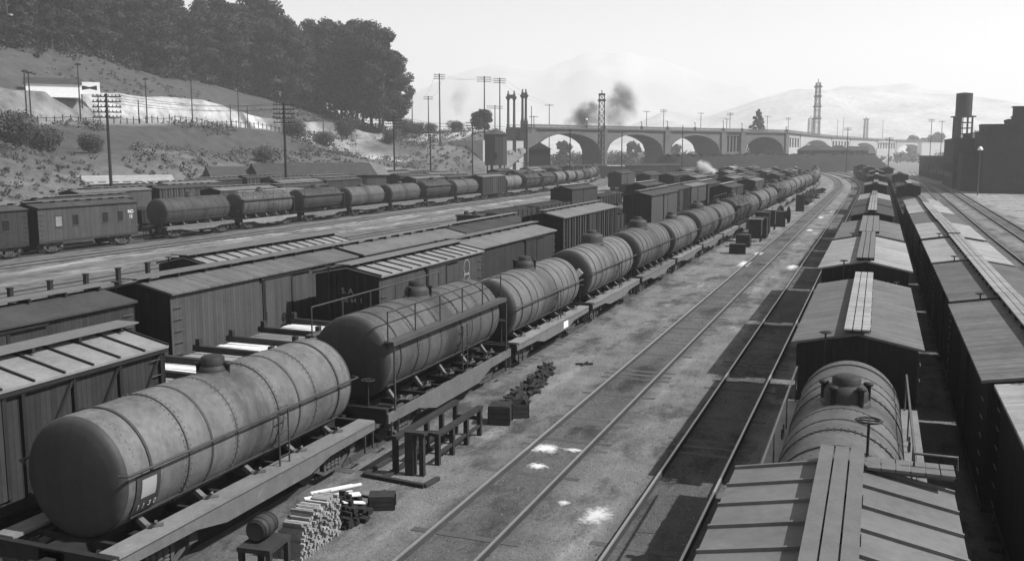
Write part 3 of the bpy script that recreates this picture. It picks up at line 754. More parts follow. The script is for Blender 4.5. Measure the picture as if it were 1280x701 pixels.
# terrace fence
fe = empty('terrace_fence', (0, 0, 0)); tag(fe, 'line of small fence posts along the terrace road on the hillside', 'fence')
rail_ = MB(); k = 0
for i in range(70):
    y = 120 + i * 2.0; x = foot(y) - 39.0; z = hill_z(x, y); m = MB(); m.cbox((x, y, z + .7), (.14, .14, 1.7)); m.build('post', M['pole'], fe)
for i in range(35):
    y = 120 + i * 4; q = y + 4; a = (foot(y) - 39, y, hill_z(foot(y) - 39, y) + 1.2); b = (foot(q) - 39, q, hill_z(foot(q) - 39, q) + 1.2); rail_.bar(a, b, .05, .1)
rail_.build('rail', M['pole'], fe)

def lattice(u, dep, vtop, w0, w1, lab, z0=0.0, collars=()):
    root = empty('lattice_tower', P(u, dep), YAW); h = topz(vtop, dep) - z0; root.location.z = z0; tag(root, lab, 'tower')
    n = max(6, int(h / (w0 * .9)))
    def w(z): return (w0 + (w1 - w0) * z / h) / 2
    for sx in (-1, 1):
        for sy in (-1, 1):
            m = MB(); m.bar((sx*w(0), sy*w(0), 0), (sx*w(h), sy*w(h), h), w0 * .09, w0 * .09); m.build('leg', M['steelgrey'], root)
    m = MB()
    for i in range(n):
        za, zb = h * i / n, h * (i + 1) / n; a, b = w(za), w(zb); t = w0 * .05
        for (s1, s2) in (((-1, -1), (1, -1)), ((1, -1), (1, 1)), ((1, 1), (-1, 1)), ((-1, 1), (-1, -1))):
            m.bar((s1[0]*a, s1[1]*a, za), (s2[0]*b, s2[1]*b, zb), t, t); m.bar((s2[0]*a, s2[1]*a, za), (s1[0]*b, s1[1]*b, zb), t, t)
            m.bar((s1[0]*b, s1[1]*b, zb), (s2[0]*b, s2[1]*b, zb), t, t)
    m.build('bracing', M['steelgrey'], root)
    for (f_, wd) in collars:
        m = MB(); m.cbox((0, 0, h * f_), (wd, wd, h * .02)); m.build('platform', M['steelgrey'], root)
    m = MB(); m.tube([(0, 0, h), (0, 0, h * 1.05)], w1 * .1, 6); m.build('finial', M['steelgrey'], root)
lattice(750.5, 288, 120, 1.9, 1.5, 'dark lattice mast standing in front of the first arch pier', collars=((.93, 2.2), (1.0, 1.9)))
lattice(1016, 700, 106, 4.6, 2.6, 'tall tapering lattice tower behind the far end of the viaduct', collars=((.95, 4.6), (.83, 4.4), (.7, 4.6), (.55, 5)))
lattice(1077, 800, 150, 3.0, 2.4, 'small hazy lattice tower above the far arches', collars=((1.0, 4.0),))
lattice(1008.5, 760, 149, 3.2, 3.0, 'short blocky hazy tower beside the tall lattice tower')

# ------------------------------------------------------------------ buildings
def wall_box(mb, c, d): mb.cbox(c, d)
def building(name, lab, cat, x0, x1, y0, y1, h, mat='brick', roof='flat', wins=(), rz=0.0, parapet=.5, chim=(), roofm='trim'):
    cx, cy = (x0 + x1) / 2, (y0 + y1) / 2; root = empty(name, (cx, cy, 0), rz); tag(root, lab, cat); hw, hd = (x1 - x0) / 2, (y1 - y0) / 2
    m = MB(); m.box(-hw, hw, -hd, hd, -.5, h); m.build('wall', M[mat], root)
    r = MB()
    if roof == 'flat':
        t = .35
        r.box(-hw-.1, hw+.1, -hd-.1, -hd+t, h+.003, h+parapet); r.box(-hw-.1, hw+.1, hd-t, hd+.1, h+.003, h+parapet)
        r.box(-hw-.1, -hw+t, -hd+t+.003, hd-t-.003, h+.003, h+parapet); r.box(hw-t, hw+.1, -hd+t+.003, hd-t-.003, h+.003, h+parapet)
        r.build('parapet', M[mat], root)
    elif roof == 'gable':      # ridge along x
        e = .4; rh = hd * .6
        r.extr([(-hd-e, h-.1), (0, h+rh), (hd+e, h-.1)], -hw-e, hw+e, 'x'); r.build('roof', M[roofm], root)
    elif roof == 'hip':
        rh = min(hw, hd) * .7; e = .4; k = max(0, hw - hd)
        r.add([(-hw-e,-hd-e,h),(hw+e,-hd-e,h),(hw+e,hd+e,h),(-hw-e,hd+e,h),(-k,0,h+rh),(k,0,h+rh)], [(0,1,5,4),(1,2,5),(2,3,4,5),(3,0,4),(3,2,1,0)]); r.build('roof', M[roofm], root)
    for (side, a0, a1, z0, z1) in wins:
        m = MB(); fr = MB(); 
        if side == 's':
            m.box(a0, a1, -hd-.02, -hd+.05, z0, z1)
            fr.box(a0-.08, a1+.08, -hd-.07, -hd+.02, z1+.002, z1+.12); fr.box(a0-.08, a1+.08, -hd-.12, -hd+.02, z0-.1, z0-.002)
            fr.box((a0+a1)/2-.04, (a0+a1)/2+.04, -hd-.05, -hd-.022, z0, z1)
        else:
            s = 1 if side == 'e' else -1; xa, xb = sorted((s*(hw-.05), s*(hw+.02)))
            m.box(xa, xb, a0, a1, z0, z1)
            xa, xb = sorted((s*(hw-.02), s*(hw+.08)))
            fr.box(xa, xb, a0-.08, a1+.08, z1+.002, z1+.12); fr.box(xa, xb, a0-.08, a1+.08, z0-.1, z0-.002)
            xa, xb = sorted((s*(hw+.022), s*(hw+.05))); fr.box(xa, xb, (a0+a1)/2-.04, (a0+a1)/2+.04, z0, z1)
        wo = m.build('window', M['glass'], root); fr.build('frame', M['trim'], wo)
    for (x, y, w_, hh) in chim:
        m = MB(); m.box(x-w_/2, x+w_/2, y-w_/2, y+w_/2, h-.2, h+hh); m.box(x-w_*.6, x+w_*.6, y-w_*.6, y+w_*.6, h+hh+.002, h+hh+.25); m.build('chimney', M[mat], root)
    return root
W_ = [('s', -15 + 3.4 * i, -13.2 + 3.4 * i, z, z + 1.6) for i in range(9) for z in (1.6, 5.2, 8.4)]
building('warehouse', 'largest dark brick works building at the right edge of the yard', 'building', 18.6, 56, 205, 226, 11.4, 'brick', wins=W_, chim=((-12.5, 0, 1.4, 3.2), (-6, -4, 2.0, 2.6)))
W_ = [('s', -4 + 3 * i, -2.4 + 3 * i, z, z + 1.5) for i in range(3) for z in (2, 5.4)] + [('w', -12 + 4 * i, -10.5 + 4 * i, z, z + 1.4) for i in range(6) for z in (2, 5.5)]
building('works_block', 'dark brick block under the water tower', 'building', 14.8, 24, 227, 262, 10.3, 'brick', wins=W_)
building('works_shed', 'low long dark shed running away left of the water tower', 'building', 14.4, 23, 263, 345, 6.0, 'brick', wins=[('w', -38 + 7 * i, -36 + 7 * i, 2, 3.6) for i in range(11)], rz=R(3))
building('roof_house', 'small block on the roofs behind the water tower', 'building', 21.4, 26.5, 245, 251, 13.6, 'brick')
building('works_tower_block', 'small stepped block with a stack at the far right skyline', 'building', 25, 29.5, 228, 236, 14.2, 'brick', chim=((0, 0, 2.2, 3.0),))
for k, (x, y, w_, h_) in enumerate([(21, 208, 1.2, 1.6), (27, 209, 2.4, 1.0), (34, 207.5, 1.0, 2.2), (40, 209, 3, 1.2), (17.5, 232, 1.6, 1.3), (20.5, 229, .9, 2.0)]):
    rv = empty('roof_vent', (x, y, 11.4 if x > 18 and y < 226 else 10.3)); m = MB(); m.box(-w_/2, w_/2, -w_/2, w_/2, 0, h_); m.build('case', M['brick'], rv); m = MB(); m.box(-w_*.6, w_*.6, -w_*.6, w_*.6, h_ + .002, h_ + .2); m.build('cap', M['iron'], rv)
    tag(rv, '%s roof vent from the west along the dark works roofs' % nth(k), 'vent', 'vents on the works roofs')
building('works_annex', 'low ragged annex in front of the shed left of the water tower', 'building', 15.6, 20, 214, 226, 7.4, 'brick')
building('works_annex', 'stepped roof block between the water tower and the largest works building', 'building', 19.5, 24, 206, 212, 12.6, 'brick')
building('works_annex', 'broad low roof monitor on the largest works building', 'building', 28, 46, 212, 218, 12.9, 'brick')
wt = empty('water_tower', P(1196.5, 236)); wt.rotation_euler = (0, 0, .25); tag(wt, 'dark cylindrical water tank on a braced frame above the works', 'water tower')
zb, zt_ = topz(146, 236), topz(117, 236)
m = MB(); m.lathe([(0, zb), (1.85, zb), (1.85, zt_ - .4), (1.95, zt_ - .38), (0, zt_ - .1)], n=20, smooth=False); m.build('tank', M['iron'], wt)
m = MB(); m.cbox((0, 0, zb - .2), (4.5, 4.5, .3)); m.build('platform', M['iron'], wt)
for sx in (-1, 1):
    for sy in (-1, 1): m = MB(); m.bar((sx*1.7, sy*1.7, 0), (sx*1.6, sy*1.6, zb - .35), .35, .35); m.build('leg', M['iron'], wt)
m = MB()
for z in [10.8 + i * 1.35 for i in range(5)]:
    for s in (-1, 1): m.bar((-1.6, s*1.6, z), (1.6, s*1.6, z), .22, .22); m.bar((s*1.6, -1.6, z), (s*1.6, 1.6, z), .22, .22)
for x in (-.6, .5): m.bar((x, -1.65, 10.3), (x, -1.65, zb - .3), .16, .16)
m.build('bracing', M['iron'], wt)
m = MB(); m.box(-1.55, -.75, -1.5, 1.5, 9.8, zb - .36); m.build('wall_panel', M['iron'], wt)
# lamp on post in front of the works
p = P(1220, 176); root = empty('yard_lamp', p); tag(root, 'thin post with a white lamp head in front of the dark works', 'lamp')
m = MB(); m.tube([(0, 0, -.2), (0, 0, 8.2)], .1, 8, .06); m.build('post', M['iron2'], root)
m = MB(); m.lathe([(0, 8.9), (.25, 8.8), (.5, 8.3), (.45, 8.2), (0, 8.25)], n=12); m.build('lamp_shade', M['white'], root)

# peaked hut by the bridge (octagonal tank house)
dep = 262; p = P(620, dep); hut = empty('peaked_hut', p); hut.rotation_euler = (0, 0, .3); tag(hut, 'tall dark octagonal hut with a pointed roof left of the first arch', 'hut')
m = MB(); r_ = 3.0; m.lathe([(0, 4.2), (r_, 4.2), (r_, topz(168, dep)), (0, topz(168, dep))], n=8, smooth=False); m.build('wall', M['box'], hut)
m = MB(); m.lathe([(r_ + .45, topz(168.5, dep)), (0, topz(161, dep))], n=8, smooth=False); m.lathe([(0, topz(168.6, dep)), (r_ + .45, topz(168.5, dep))], n=8, smooth=False); m.build('roof', M['roof_dark'], hut)
for k in range(6):
    a = k * math.pi / 3; m = MB(); m.tube([(2.3*math.cos(a), 2.3*math.sin(a), -.2), (2.3*math.cos(a), 2.3*math.sin(a), 4.2)], .2, 6); m.build('post', M['plankd'], hut)
m = MB(); m.box(-.6, .6, -r_ - .05, -r_ + .4, 6, 7.6); m.build('shutter', M['trim'], hut)
hb = building('narrow_shed', 'narrow dark shed with a pointed gable at the left foot of the first arch', 'shed', -2, 2, -3, 3, 8.6, 'box', 'gable', roofm='roof_dark'); hb.location = P(674, 272); hb.rotation_euler = (0, 0, R(90) + YAW)

# long store sheds and houses behind the yard on the left
def shed_at(u, dep, wid, dpt, h, lab, name='store_shed', cat='shed', roof='gable', mat='box', z=0, wins=(), roofm='roof_dark', turn=0.0):
    o = building(name, lab, cat, -wid/2, wid/2, -dpt/2, dpt/2, h, mat, roof, wins, roofm=roofm); p = P(u, dep); o.location = (p.x, p.y, z); o.rotation_euler = (0, 0, R(52) + turn); return o
shed_at(392, 172, 21, 7, 3.9, 'long dark shed with a row of tall windows below the slope', mat='box_light', wins=[('s', -9 + 2.1 * i, -7.9 + 2.1 * i, 1.6, 3.9) for i in range(9)])
shed_at(452, 180, 8, 6, 3.8, 'pale round-topped shed right of the long windowed shed', mat='box_light', roofm='roof_rib')
shed_at(310, 168, 13, 6, 3.7, 'low shed with a felt roof left of the long windowed shed', mat='box')
shed_at(120, 158, 24, 4, 2.9, 'open fronted shed with pale posts at the foot of the slope', mat='box_light', wins=[('s', -11 + 1.9 * i, -9.9 + 1.9 * i, .8, 3.0) for i in range(12)], roofm='roof_light')
for i, (u, lab) in enumerate([(1008, 'leftmost gabled house on the bank below the far arches'), (1028, 'middle gabled house on the bank below the far arches'), (1044, 'gabled house third from the left on the bank'), (1068, 'darker gabled house at the right end of the bank')]):
    dp = 400 + i * 10
    o = building('gabled_house', lab, 'house', -4.4 + .5 * (i % 2), 4.4, -3, 3, 2.6, 'brick2' if i == 3 else 'box_light', 'hip' if i < 3 else 'gable', wins=[('s', -3.4 + 2.2 * k, -2.4 + 2.2 * k, .8, 2.0) for k in range(3)], roofm='roof_dark')
    p = P(u, dp); o.location = (p.x, p.y, 5.6); o.rotation_euler = (0, 0, YAW - .2)
o = building('pale_building', 'bright white flat building seen under the far arch', 'building', -8, 8, -4, 4, 13.0, 'concrete_w'); p = P(1021, 640); o.location = (p.x, p.y, 0); o.rotation_euler = (0, 0, YAW); 
for ch in KIDS[o]: ch.data.materials[0] = M['white']
o = building('pale_building', 'bright white building at the right end of the far arches', 'building', -11, 11, -4, 4, 13.5, 'concrete_w'); p = P(1163, 720); o.location = (p.x, p.y, 0); o.rotation_euler = (0, 0, YAW)
for ch in KIDS[o]: ch.data.materials[0] = M['white']
# white sheds, billboard on the hillside terrace
def terrace(u, d=46):
    az = YAW - math.atan((u - 640) / CAM_F); y = 100.0
    for _ in range(20): y = (d - foot(y)) / math.tan(az)
    x = foot(y) - d; return Vector((x, y, hill_z(x, y))), math.hypot(x, y) * math.cos(az - YAW)
p, dp = terrace(76, 54); o = building('white_shed', 'long low white shed on the hillside terrace left of the billboard', 'shed', -5.2, 5.2, -2, 2, 2.4, 'white', 'gable', roofm='roof_dark'); o.location = (p.x, p.y, topz(121, dp)); o.rotation_euler = (0, 0, R(48))
m_ = KIDS[o][0]
p, dp = terrace(121, 50); zb = topz(120, dp); bb = empty('billboard', (p.x, p.y, zb), YAW + .35); tag(bb, 'white billboard with a dark mark in its middle on the hillside road', 'billboard')
m = MB(); m.box(-2.1, 2.1, 0, .15, 0, 2.6); m.build('panel', M['white'], bb, bevel=.03)
m = MB(); m.extr([(-1.5, .9), (-1.5, 1.9), (0, 1.55), (1.5, 1.9), (1.5, .9), (0, 1.2)], -.012, -.003, 'y'); m.build('emblem', M['trim'], bb)
for s in (-1.6, 1.6): m = MB(); m.cbox((s, .3, -1.4), (.2, .2, 6)); m.build('post', M['pole'], bb)

# ------------------------------------------------------------------ rolling stock
def mesh_of(mb, name, mat):
    me = bpy.data.meshes.new(name); me.from_pydata(mb.v, [], mb.f); me.polygons.foreach_set('use_smooth', mb.sm); me.materials.append(mat); me.update(); return me
def inst(name, me, parent, loc=(0, 0, 0), rz=0.0):
    o = bpy.data.objects.new(name, me); reg(o, parent); o.location = loc; o.rotation_euler = (0, 0, rz); return o
_w = MB(); _w.lathe([(0, -.07), (.1, -.07), (.12, -.1), (.2, -.07), (.33, -.04), (.38, -.07), (.42, -.07), (.42, .03), (.45, .06), (.45, .09), (.3, .05), (.12, .09), (0, .09)], axis='x', n=20)
WHEEL = mesh_of(_w, 'wheel', M['iron2'])
_s = MB()
_s.extr([(-1.0, .52), (-.95, .62), (-.45, .86), (.45, .86), (.95, .62), (1.0, .52), (.9, .40), (.72, .42), (.32, .68), (-.32, .68), (-.72, .42), (-.9, .40)], .98, 1.06, 'x')
_s.extr([(-.85, .40), (-.35, .16), (.35, .16), (.85, .40), (.85, .34), (.4, .09), (-.4, .09), (-.85, .34)], .99, 1.05, 'x')
for q in (-.34, .34): _s.box(.985, 1.055, q - .05, q + .05, .162, .70)
for q in (-.85, .85): _s.box(.97, 1.14, q - .13, q + .13, .34, .62)
SIDE = mesh_of(_s, 'side_frame', M['iron2'])
_p = MB()
for q in (-.18, 0, .18):
    for z in range(5): _p.lathe([(.07, .2 + z*.09), (.1, .245 + z*.09), (.07, .29 + z*.09)], (1.0, q, 0), n=8)
SPR = mesh_of(_p, 'spring', M['iron2'])
_b = MB(); _b.box(-1.1, 1.1, -.17, .17, .62, .80); _b.box(-.9, .9, -1.25, -1.1, .3, .42); _b.box(-.9, .9, 1.1, 1.25, .3, .42)
for q in (-.85, .85): _b.tube([(-.95, q, .43), (.95, q, .43)], .07, 8)
BOL = mesh_of(_b, 'bolster', M['iron'])
def add_truck(car, y, lod=0):
    t = inst('truck', BOL, car, (0, y, 0.15))
    for s in (0, math.pi):
        inst('side_frame', SIDE, t, (0, 0, 0), s)
        if lod == 0: inst('spring', SPR, t, (0, 0, 0), s)
    for yy in (-.85, .85):
        for s in (0, math.pi): inst('wheel', WHEEL, t, (.75 if s == 0 else -.75, yy, .45), s)
    return t
def coupler(car, y, s):
    m = MB(); m.box(-.12, .12, min(y, y + s*.35), max(y, y + s*.35), .78, 1.0); m.box(-.17, .17, min(y + s*.3, y + s*.5), max(y + s*.3, y + s*.5), .72, 1.06)
    m.build('coupler', M['iron'], car)
def brake_wheel(car, x, y, z, z0, r=.24):
    m = MB(); m.tube([(x, y, z0), (x, y, z)], .025, 6); m.lathe([(r - .03, z - .02), (r, z), (r - .03, z + .02), (r - .06, z), (r - .03, z - .02)], (x, y, 0), n=16)
    for k in range(2): a = k * math.pi / 2; m.bar((x - r*math.cos(a), y - r*math.sin(a), z), (x + r*math.cos(a), y + r*math.sin(a), z), .03, .02)
    m.build('brake_wheel', M['iron'], car)

def tank_car(lab, Lt=8.4, r=1.2, zc=2.56, style='rail', mat='tank', dome='tall', Ls=9.3, placard=None, grp='tank cars', sillm='sill', plates=False, valves=0, near=True, head_shade_mat='tank3'):
    c = empty('tank_car'); tag(c, lab, 'tank car', grp)
    m = MB(); h = Lt / 2; prof = [(0, -h - .02), (r*.4, -h + .015), (r*.75, -h + .06), (r*.9, -h + .10), (r*.96, -h + .14), (r*.985, -h + .19), (r*.996, -h + .26), (r, -h + .36)]
    nb = 5; courses = []
    for i in range(nb):      # overlapping courses of plate
        a = -h + .36 + (Lt - .72) * i / nb; b = -h + .36 + (Lt - .72) * (i + 1) / nb; rr = r + (.014 if i % 2 else 0); courses += [(rr, a + .01), (rr, b - .01)]
    prof += courses + [(rr_, -y) for rr_, y in reversed(prof)]
    m.lathe(prof, (0, 0, zc), 'y', 44 if near else 24)
    if near:
        for i in range(1, nb):
            for dy in (-.07, .07):
                y = -h + .36 + (Lt - .72) * i / nb + dy; rr = r + (.014 if (i % 2 == 1) == (dy > 0) else 0)
                for k in range(60):
                    a = k * math.pi / 30; m.cbox((rr*math.cos(a), y, zc + rr*math.sin(a)), (.024, .024, .024))
        for e in (-1, 1):
            for k in range(48):
                a = k * math.pi / 24; m.cbox(((r - .004)*math.cos(a), e*(h - .47), zc + (r - .004)*math.sin(a)), (.022, .022, .022))
    for e in ((-1, 1) if head_shade_mat else ()):  # heads coloured dark: the shade on the tank ends put into the paint
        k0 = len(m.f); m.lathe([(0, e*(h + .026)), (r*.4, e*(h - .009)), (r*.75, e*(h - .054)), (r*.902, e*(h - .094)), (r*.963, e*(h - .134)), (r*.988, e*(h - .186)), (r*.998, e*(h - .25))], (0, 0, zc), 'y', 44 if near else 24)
        m.second(k0, M[head_shade_mat])
    m.build('tank', M[mat], c)
    def sling(y, w=.03, z0=1.2):
        b = MB(); b.lathe([(r + .012, y - w), (r + .026, y - w), (r + .026, y + w), (r + .012, y + w)], (0, 0, zc), 'y', 40 if near else 20, False); return b
    if near:
        for i in range(1, nb):
            y = -h + .36 + (Lt - .72) * i / nb
            b = MB(); b.lathe([(r + .01, y - .018), (r + .024, y - .018), (r + .024, y + .018), (r + .01, y + .018)], (0, 0, zc), 'y', 40, False)
            b.build('band', M['band'], c)
    for y in ([-h * .8, -h * .38, h * .38, h * .8] if near else [-h * .5, h * .5]):
        sling(y).build('strap', M['seam'], c)
    # long seam angle low on the side
    for s in (-1, 1):
        b = MB(); a = -.72; x = s * r * math.cos(a); z = zc + r * math.sin(a)
        b.bar((x, -h + .5, z), (x, h - .5, z), .07, .05); b.build('seam_angle', M['seam'], c)
    # dome
    if dome:
        rd, hd = {'tall': (.55, .42), 'small': (.40, .27), 'low': (.30, .14), 'box': (.56, .42)}[dome]
        zt = zc + r
        d = MB(); d.lathe([(rd, zt - .3), (rd, zt + hd - .12), (rd * .93, zt + hd - .03), (rd * .6, zt + hd + .05), (0, zt + hd + .08)], n=24 if near else 12); dm = d.build('dome', M['tank3'], c)
        if near:
            d = MB(); d.lathe([(rd + .05, zt - .12), (rd + .05, zt - .02), (rd, zt + .01)], n=24); d.build('collar', M['seam'], dm)
            d = MB(); d.lathe([(.26, zt + hd), (.26, zt + hd + .16), (.2, zt + hd + .2), (0, zt + hd + .2)], n=14); d.build('hatch', M['iron'], dm)
            if valves:
                for k in range(valves):
                    a = k * 6.283 / valves + .4; x, y = (rd + .02) * math.cos(a), (rd + .02) * math.sin(a)
                    d = MB(); d.lathe([(.05, zt - .1), (.05, zt + hd - .02), (.09, zt + hd + .0), (.09, zt + hd + .05), (0, zt + hd + .06)], (x, y, 0), n=10); d.build('valve', M['iron'], dm)
    # underframe
    S = Ls / 2
    u = MB(); u.box(-.3, .3, -S, S, .80, 1.12); u.build('centre_sill', M['iron'], c)
    if near:
        for k in range(9):
            y = -S + .7 + (Ls - 1.4) * k / 8; u = MB(); u.box(-1.355, 1.355, y - .05, y + .05, .96, 1.10); u.build('cross_bearer', M['iron'], c)
    hw = 1.42
    for s in (-1, 1):
        f = MB(); xa, xb = sorted((s * hw, s * (hw - .06)))
        if style == 'deep': pr = [(-S, 1.14), (S, 1.14), (S, .86), (S - 1.9, .84), (S - 3.0, .56), (-S + 3.0, .56), (-S + 1.9, .84), (-S, .86)]
        else: pr = [(-S, 1.14), (S, 1.14), (S, .92), (S - 2.2, .88), (S - 3.1, .70), (-S + 3.1, .70), (-S + 2.2, .88), (-S, .92)]
        f.extr(pr, xa, xb, 'x'); f.build('side_sill', M[sillm], c)
        if style in ('rail', 'plank'):
            f = MB(); xa, xb = sorted((s * (hw + .04), s * (hw - .42))); f.box(xa, xb, -S + .1, S - .1, 1.143, 1.20)
            f.build('running_board', M['wood_mid' if style == 'plank' else 'roof_white'], c)
        if near and style != 'bare':
            for k in range(5):
                cl = MB(); y = -h + .9 + (Lt - 1.8) * k / 4
                x = s * 1.0
                cl.bar((x, y, 1.12), (s * .72, y, zc - r * .82), .12, .1); cl.bar((x, y - .12, 1.24), (s * 1.22, y + .1, 1.24), .06, .06); cl.bar((x, y + .12, 1.24), (s * 1.22, y - .1, 1.36), .05, .05)
                cl.build('tank_anchor', M['sill'], c)
            ro = MB(); ro.tube([(s * .95, -S + .4, 1.02), (s * 1.1, 0, .98), (s * .95, S - .4, 1.02)], .02, 6); ro.build('brake_rod', M['iron2'], c)
        if style in ('rail', 'plank', 'deep'):
            hr = MB(); x = s * (r + .14); zr = zc + .2
            if style != 'deep': hr.tube([(s * (r - .05), -h + .05, zr), (x, -h + .12, zr), (x, h - .12, zr), (s * (r - .05), h - .05, zr)], .026, 6)
            if near and style != 'deep':
                for k in range(4):
                    y = -h + .6 + (Lt - 1.2) * k / 3; hr.tube([(x, y, zr), (s * (r - .02), y, zr - .06)], .02, 5)
            if hr.v: hr.build('handrail', M['pipe'], c)
    # shoulder walkway with railing
    if style == 'deep':
        for s in (-1, 1):
            zw = zc + .52; f = MB(); xa, xb = sorted((s * 1.1, s * 1.40)); f.box(xa, xb, -h + .05, h - .05, zw, zw + .06)
            xa, xb = sorted((s * 1.36, s * 1.41)); f.box(xa, xb, -h + .05, h - .05, zw - .06, zw - .002); wk = f.build('walkway', M['band'], c)
            g = MB()
            for yy in (-h + .08, h - .08): g.tube([(s * 1.40, yy, 1.1), (s * 1.40, yy, zw - .13)], .03, 6)
            g.build('walkway_post', M['pipe'], wk)
            g = MB(); zr = zw + .86
            for k in range(6):
                yy = -h + .1 + (Lt - .2) * k / 5; g.tube([(s * 1.2, yy, zw + .06), (s * 1.2, yy, zr)], .022, 6)
            g.tube([(s * 1.2, -h + .1, zr), (s * 1.2, h - .1, zr)], .024, 6); g.build('railing', M['pipe'], wk)
    for s in (-1, 1):
        e = MB(); ya, yb = sorted((s * S, s * (S - .14))); e.box(-hw + .063, hw - .063, ya, yb, .84, 1.26 if style == 'deep' else 1.16); e.build('end_sill', M['iron'], c)
        coupler(c, s * S, s); add_truck(c, s * (S - 1.55), 0 if near else 1)
    if near:
        for s in (-1, 1):
            l = MB()
            x = s * (r + .13)
            for q in (.55, .92): l.tube([(x, q, 1.2), (x, q, zc + .2)], .02, 6)
            for k in range(5): l.tube([(x, .55, 1.4 + k * .28), (x, .92, 1.4 + k * .28)], .014, 6)
            l.build('ladder', M['pipe'], c)
        if not plates: brake_wheel(c, .75, -S + .1, 2.0, 1.1, .2)
        st = MB()
        for s in (-1, 1):
            for e in (-1, 1): 
                y = e * (S - .35); st.bar((s * hw, y - .2, .9), (s * hw, y - .2, .45), .03, .05); st.bar((s * hw, y + .2, .9), (s * hw, y + .2, .45), .03, .05); st.bar((s * hw, y - .2, .45), (s * hw, y + .2, .45), .05, .03)
        st.build('step', M['iron2'], c)
    if plates:
        def patch(y0, y1, a0, a1, rr):
            m_ = MB(); n_ = 8; v_ = []
            for q in range(n_ + 1):
                an = math.radians(a0 + (a1 - a0) * q / n_)
                for yy in (y0, y1): v_.append((rr * math.cos(an), yy, zc + rr * math.sin(an)))
            m_.add(v_, [(2*q, 2*q+1, 2*q+3, 2*q+2) for q in range(n_)]); return m_
        patch(-h + .42, -h + 1.05, -36, 4, r + .026).build('placard_board', M['seam'], c)
        patch(-h + .55, -h + .93, -19, -1, r + .034).build('placard', M['concrete_w'], c)
        for k, (y0, tx) in enumerate(((-h + .6, '1 1'), (-h + .9, '3 0'))):
            text_mesh('lettering', tx, .17, M['concrete_w'], c, ((r + .045) * math.cos(R(-28)), y0, zc + (r + .045) * math.sin(R(-28))), (R(90 + 28), 0, R(90)), .004)
    if placard == 'diamond':
        p_ = MB(); p_.extr([(.62, zc - .05), (.84, zc + .17), (.62, zc + .39), (.40, zc + .17)], -h - .1, -h - .07, 'y'); p_.build('placard', M['white'], c)
        p_ = MB(); p_.extr([(r * .995, zc - .2), (r * .995, zc + .3), (r*.9, zc + .3), (r*.9, zc - .2)], -h + .55, -h + .6, 'y')
    return c

def put(car, x, y, track=True, rz=0.0):
    car.location = (x + (dev(y) if track else 0), y, 0); car.rotation_euler = (0, 0, (head(y) if track else 0) + rz); return car

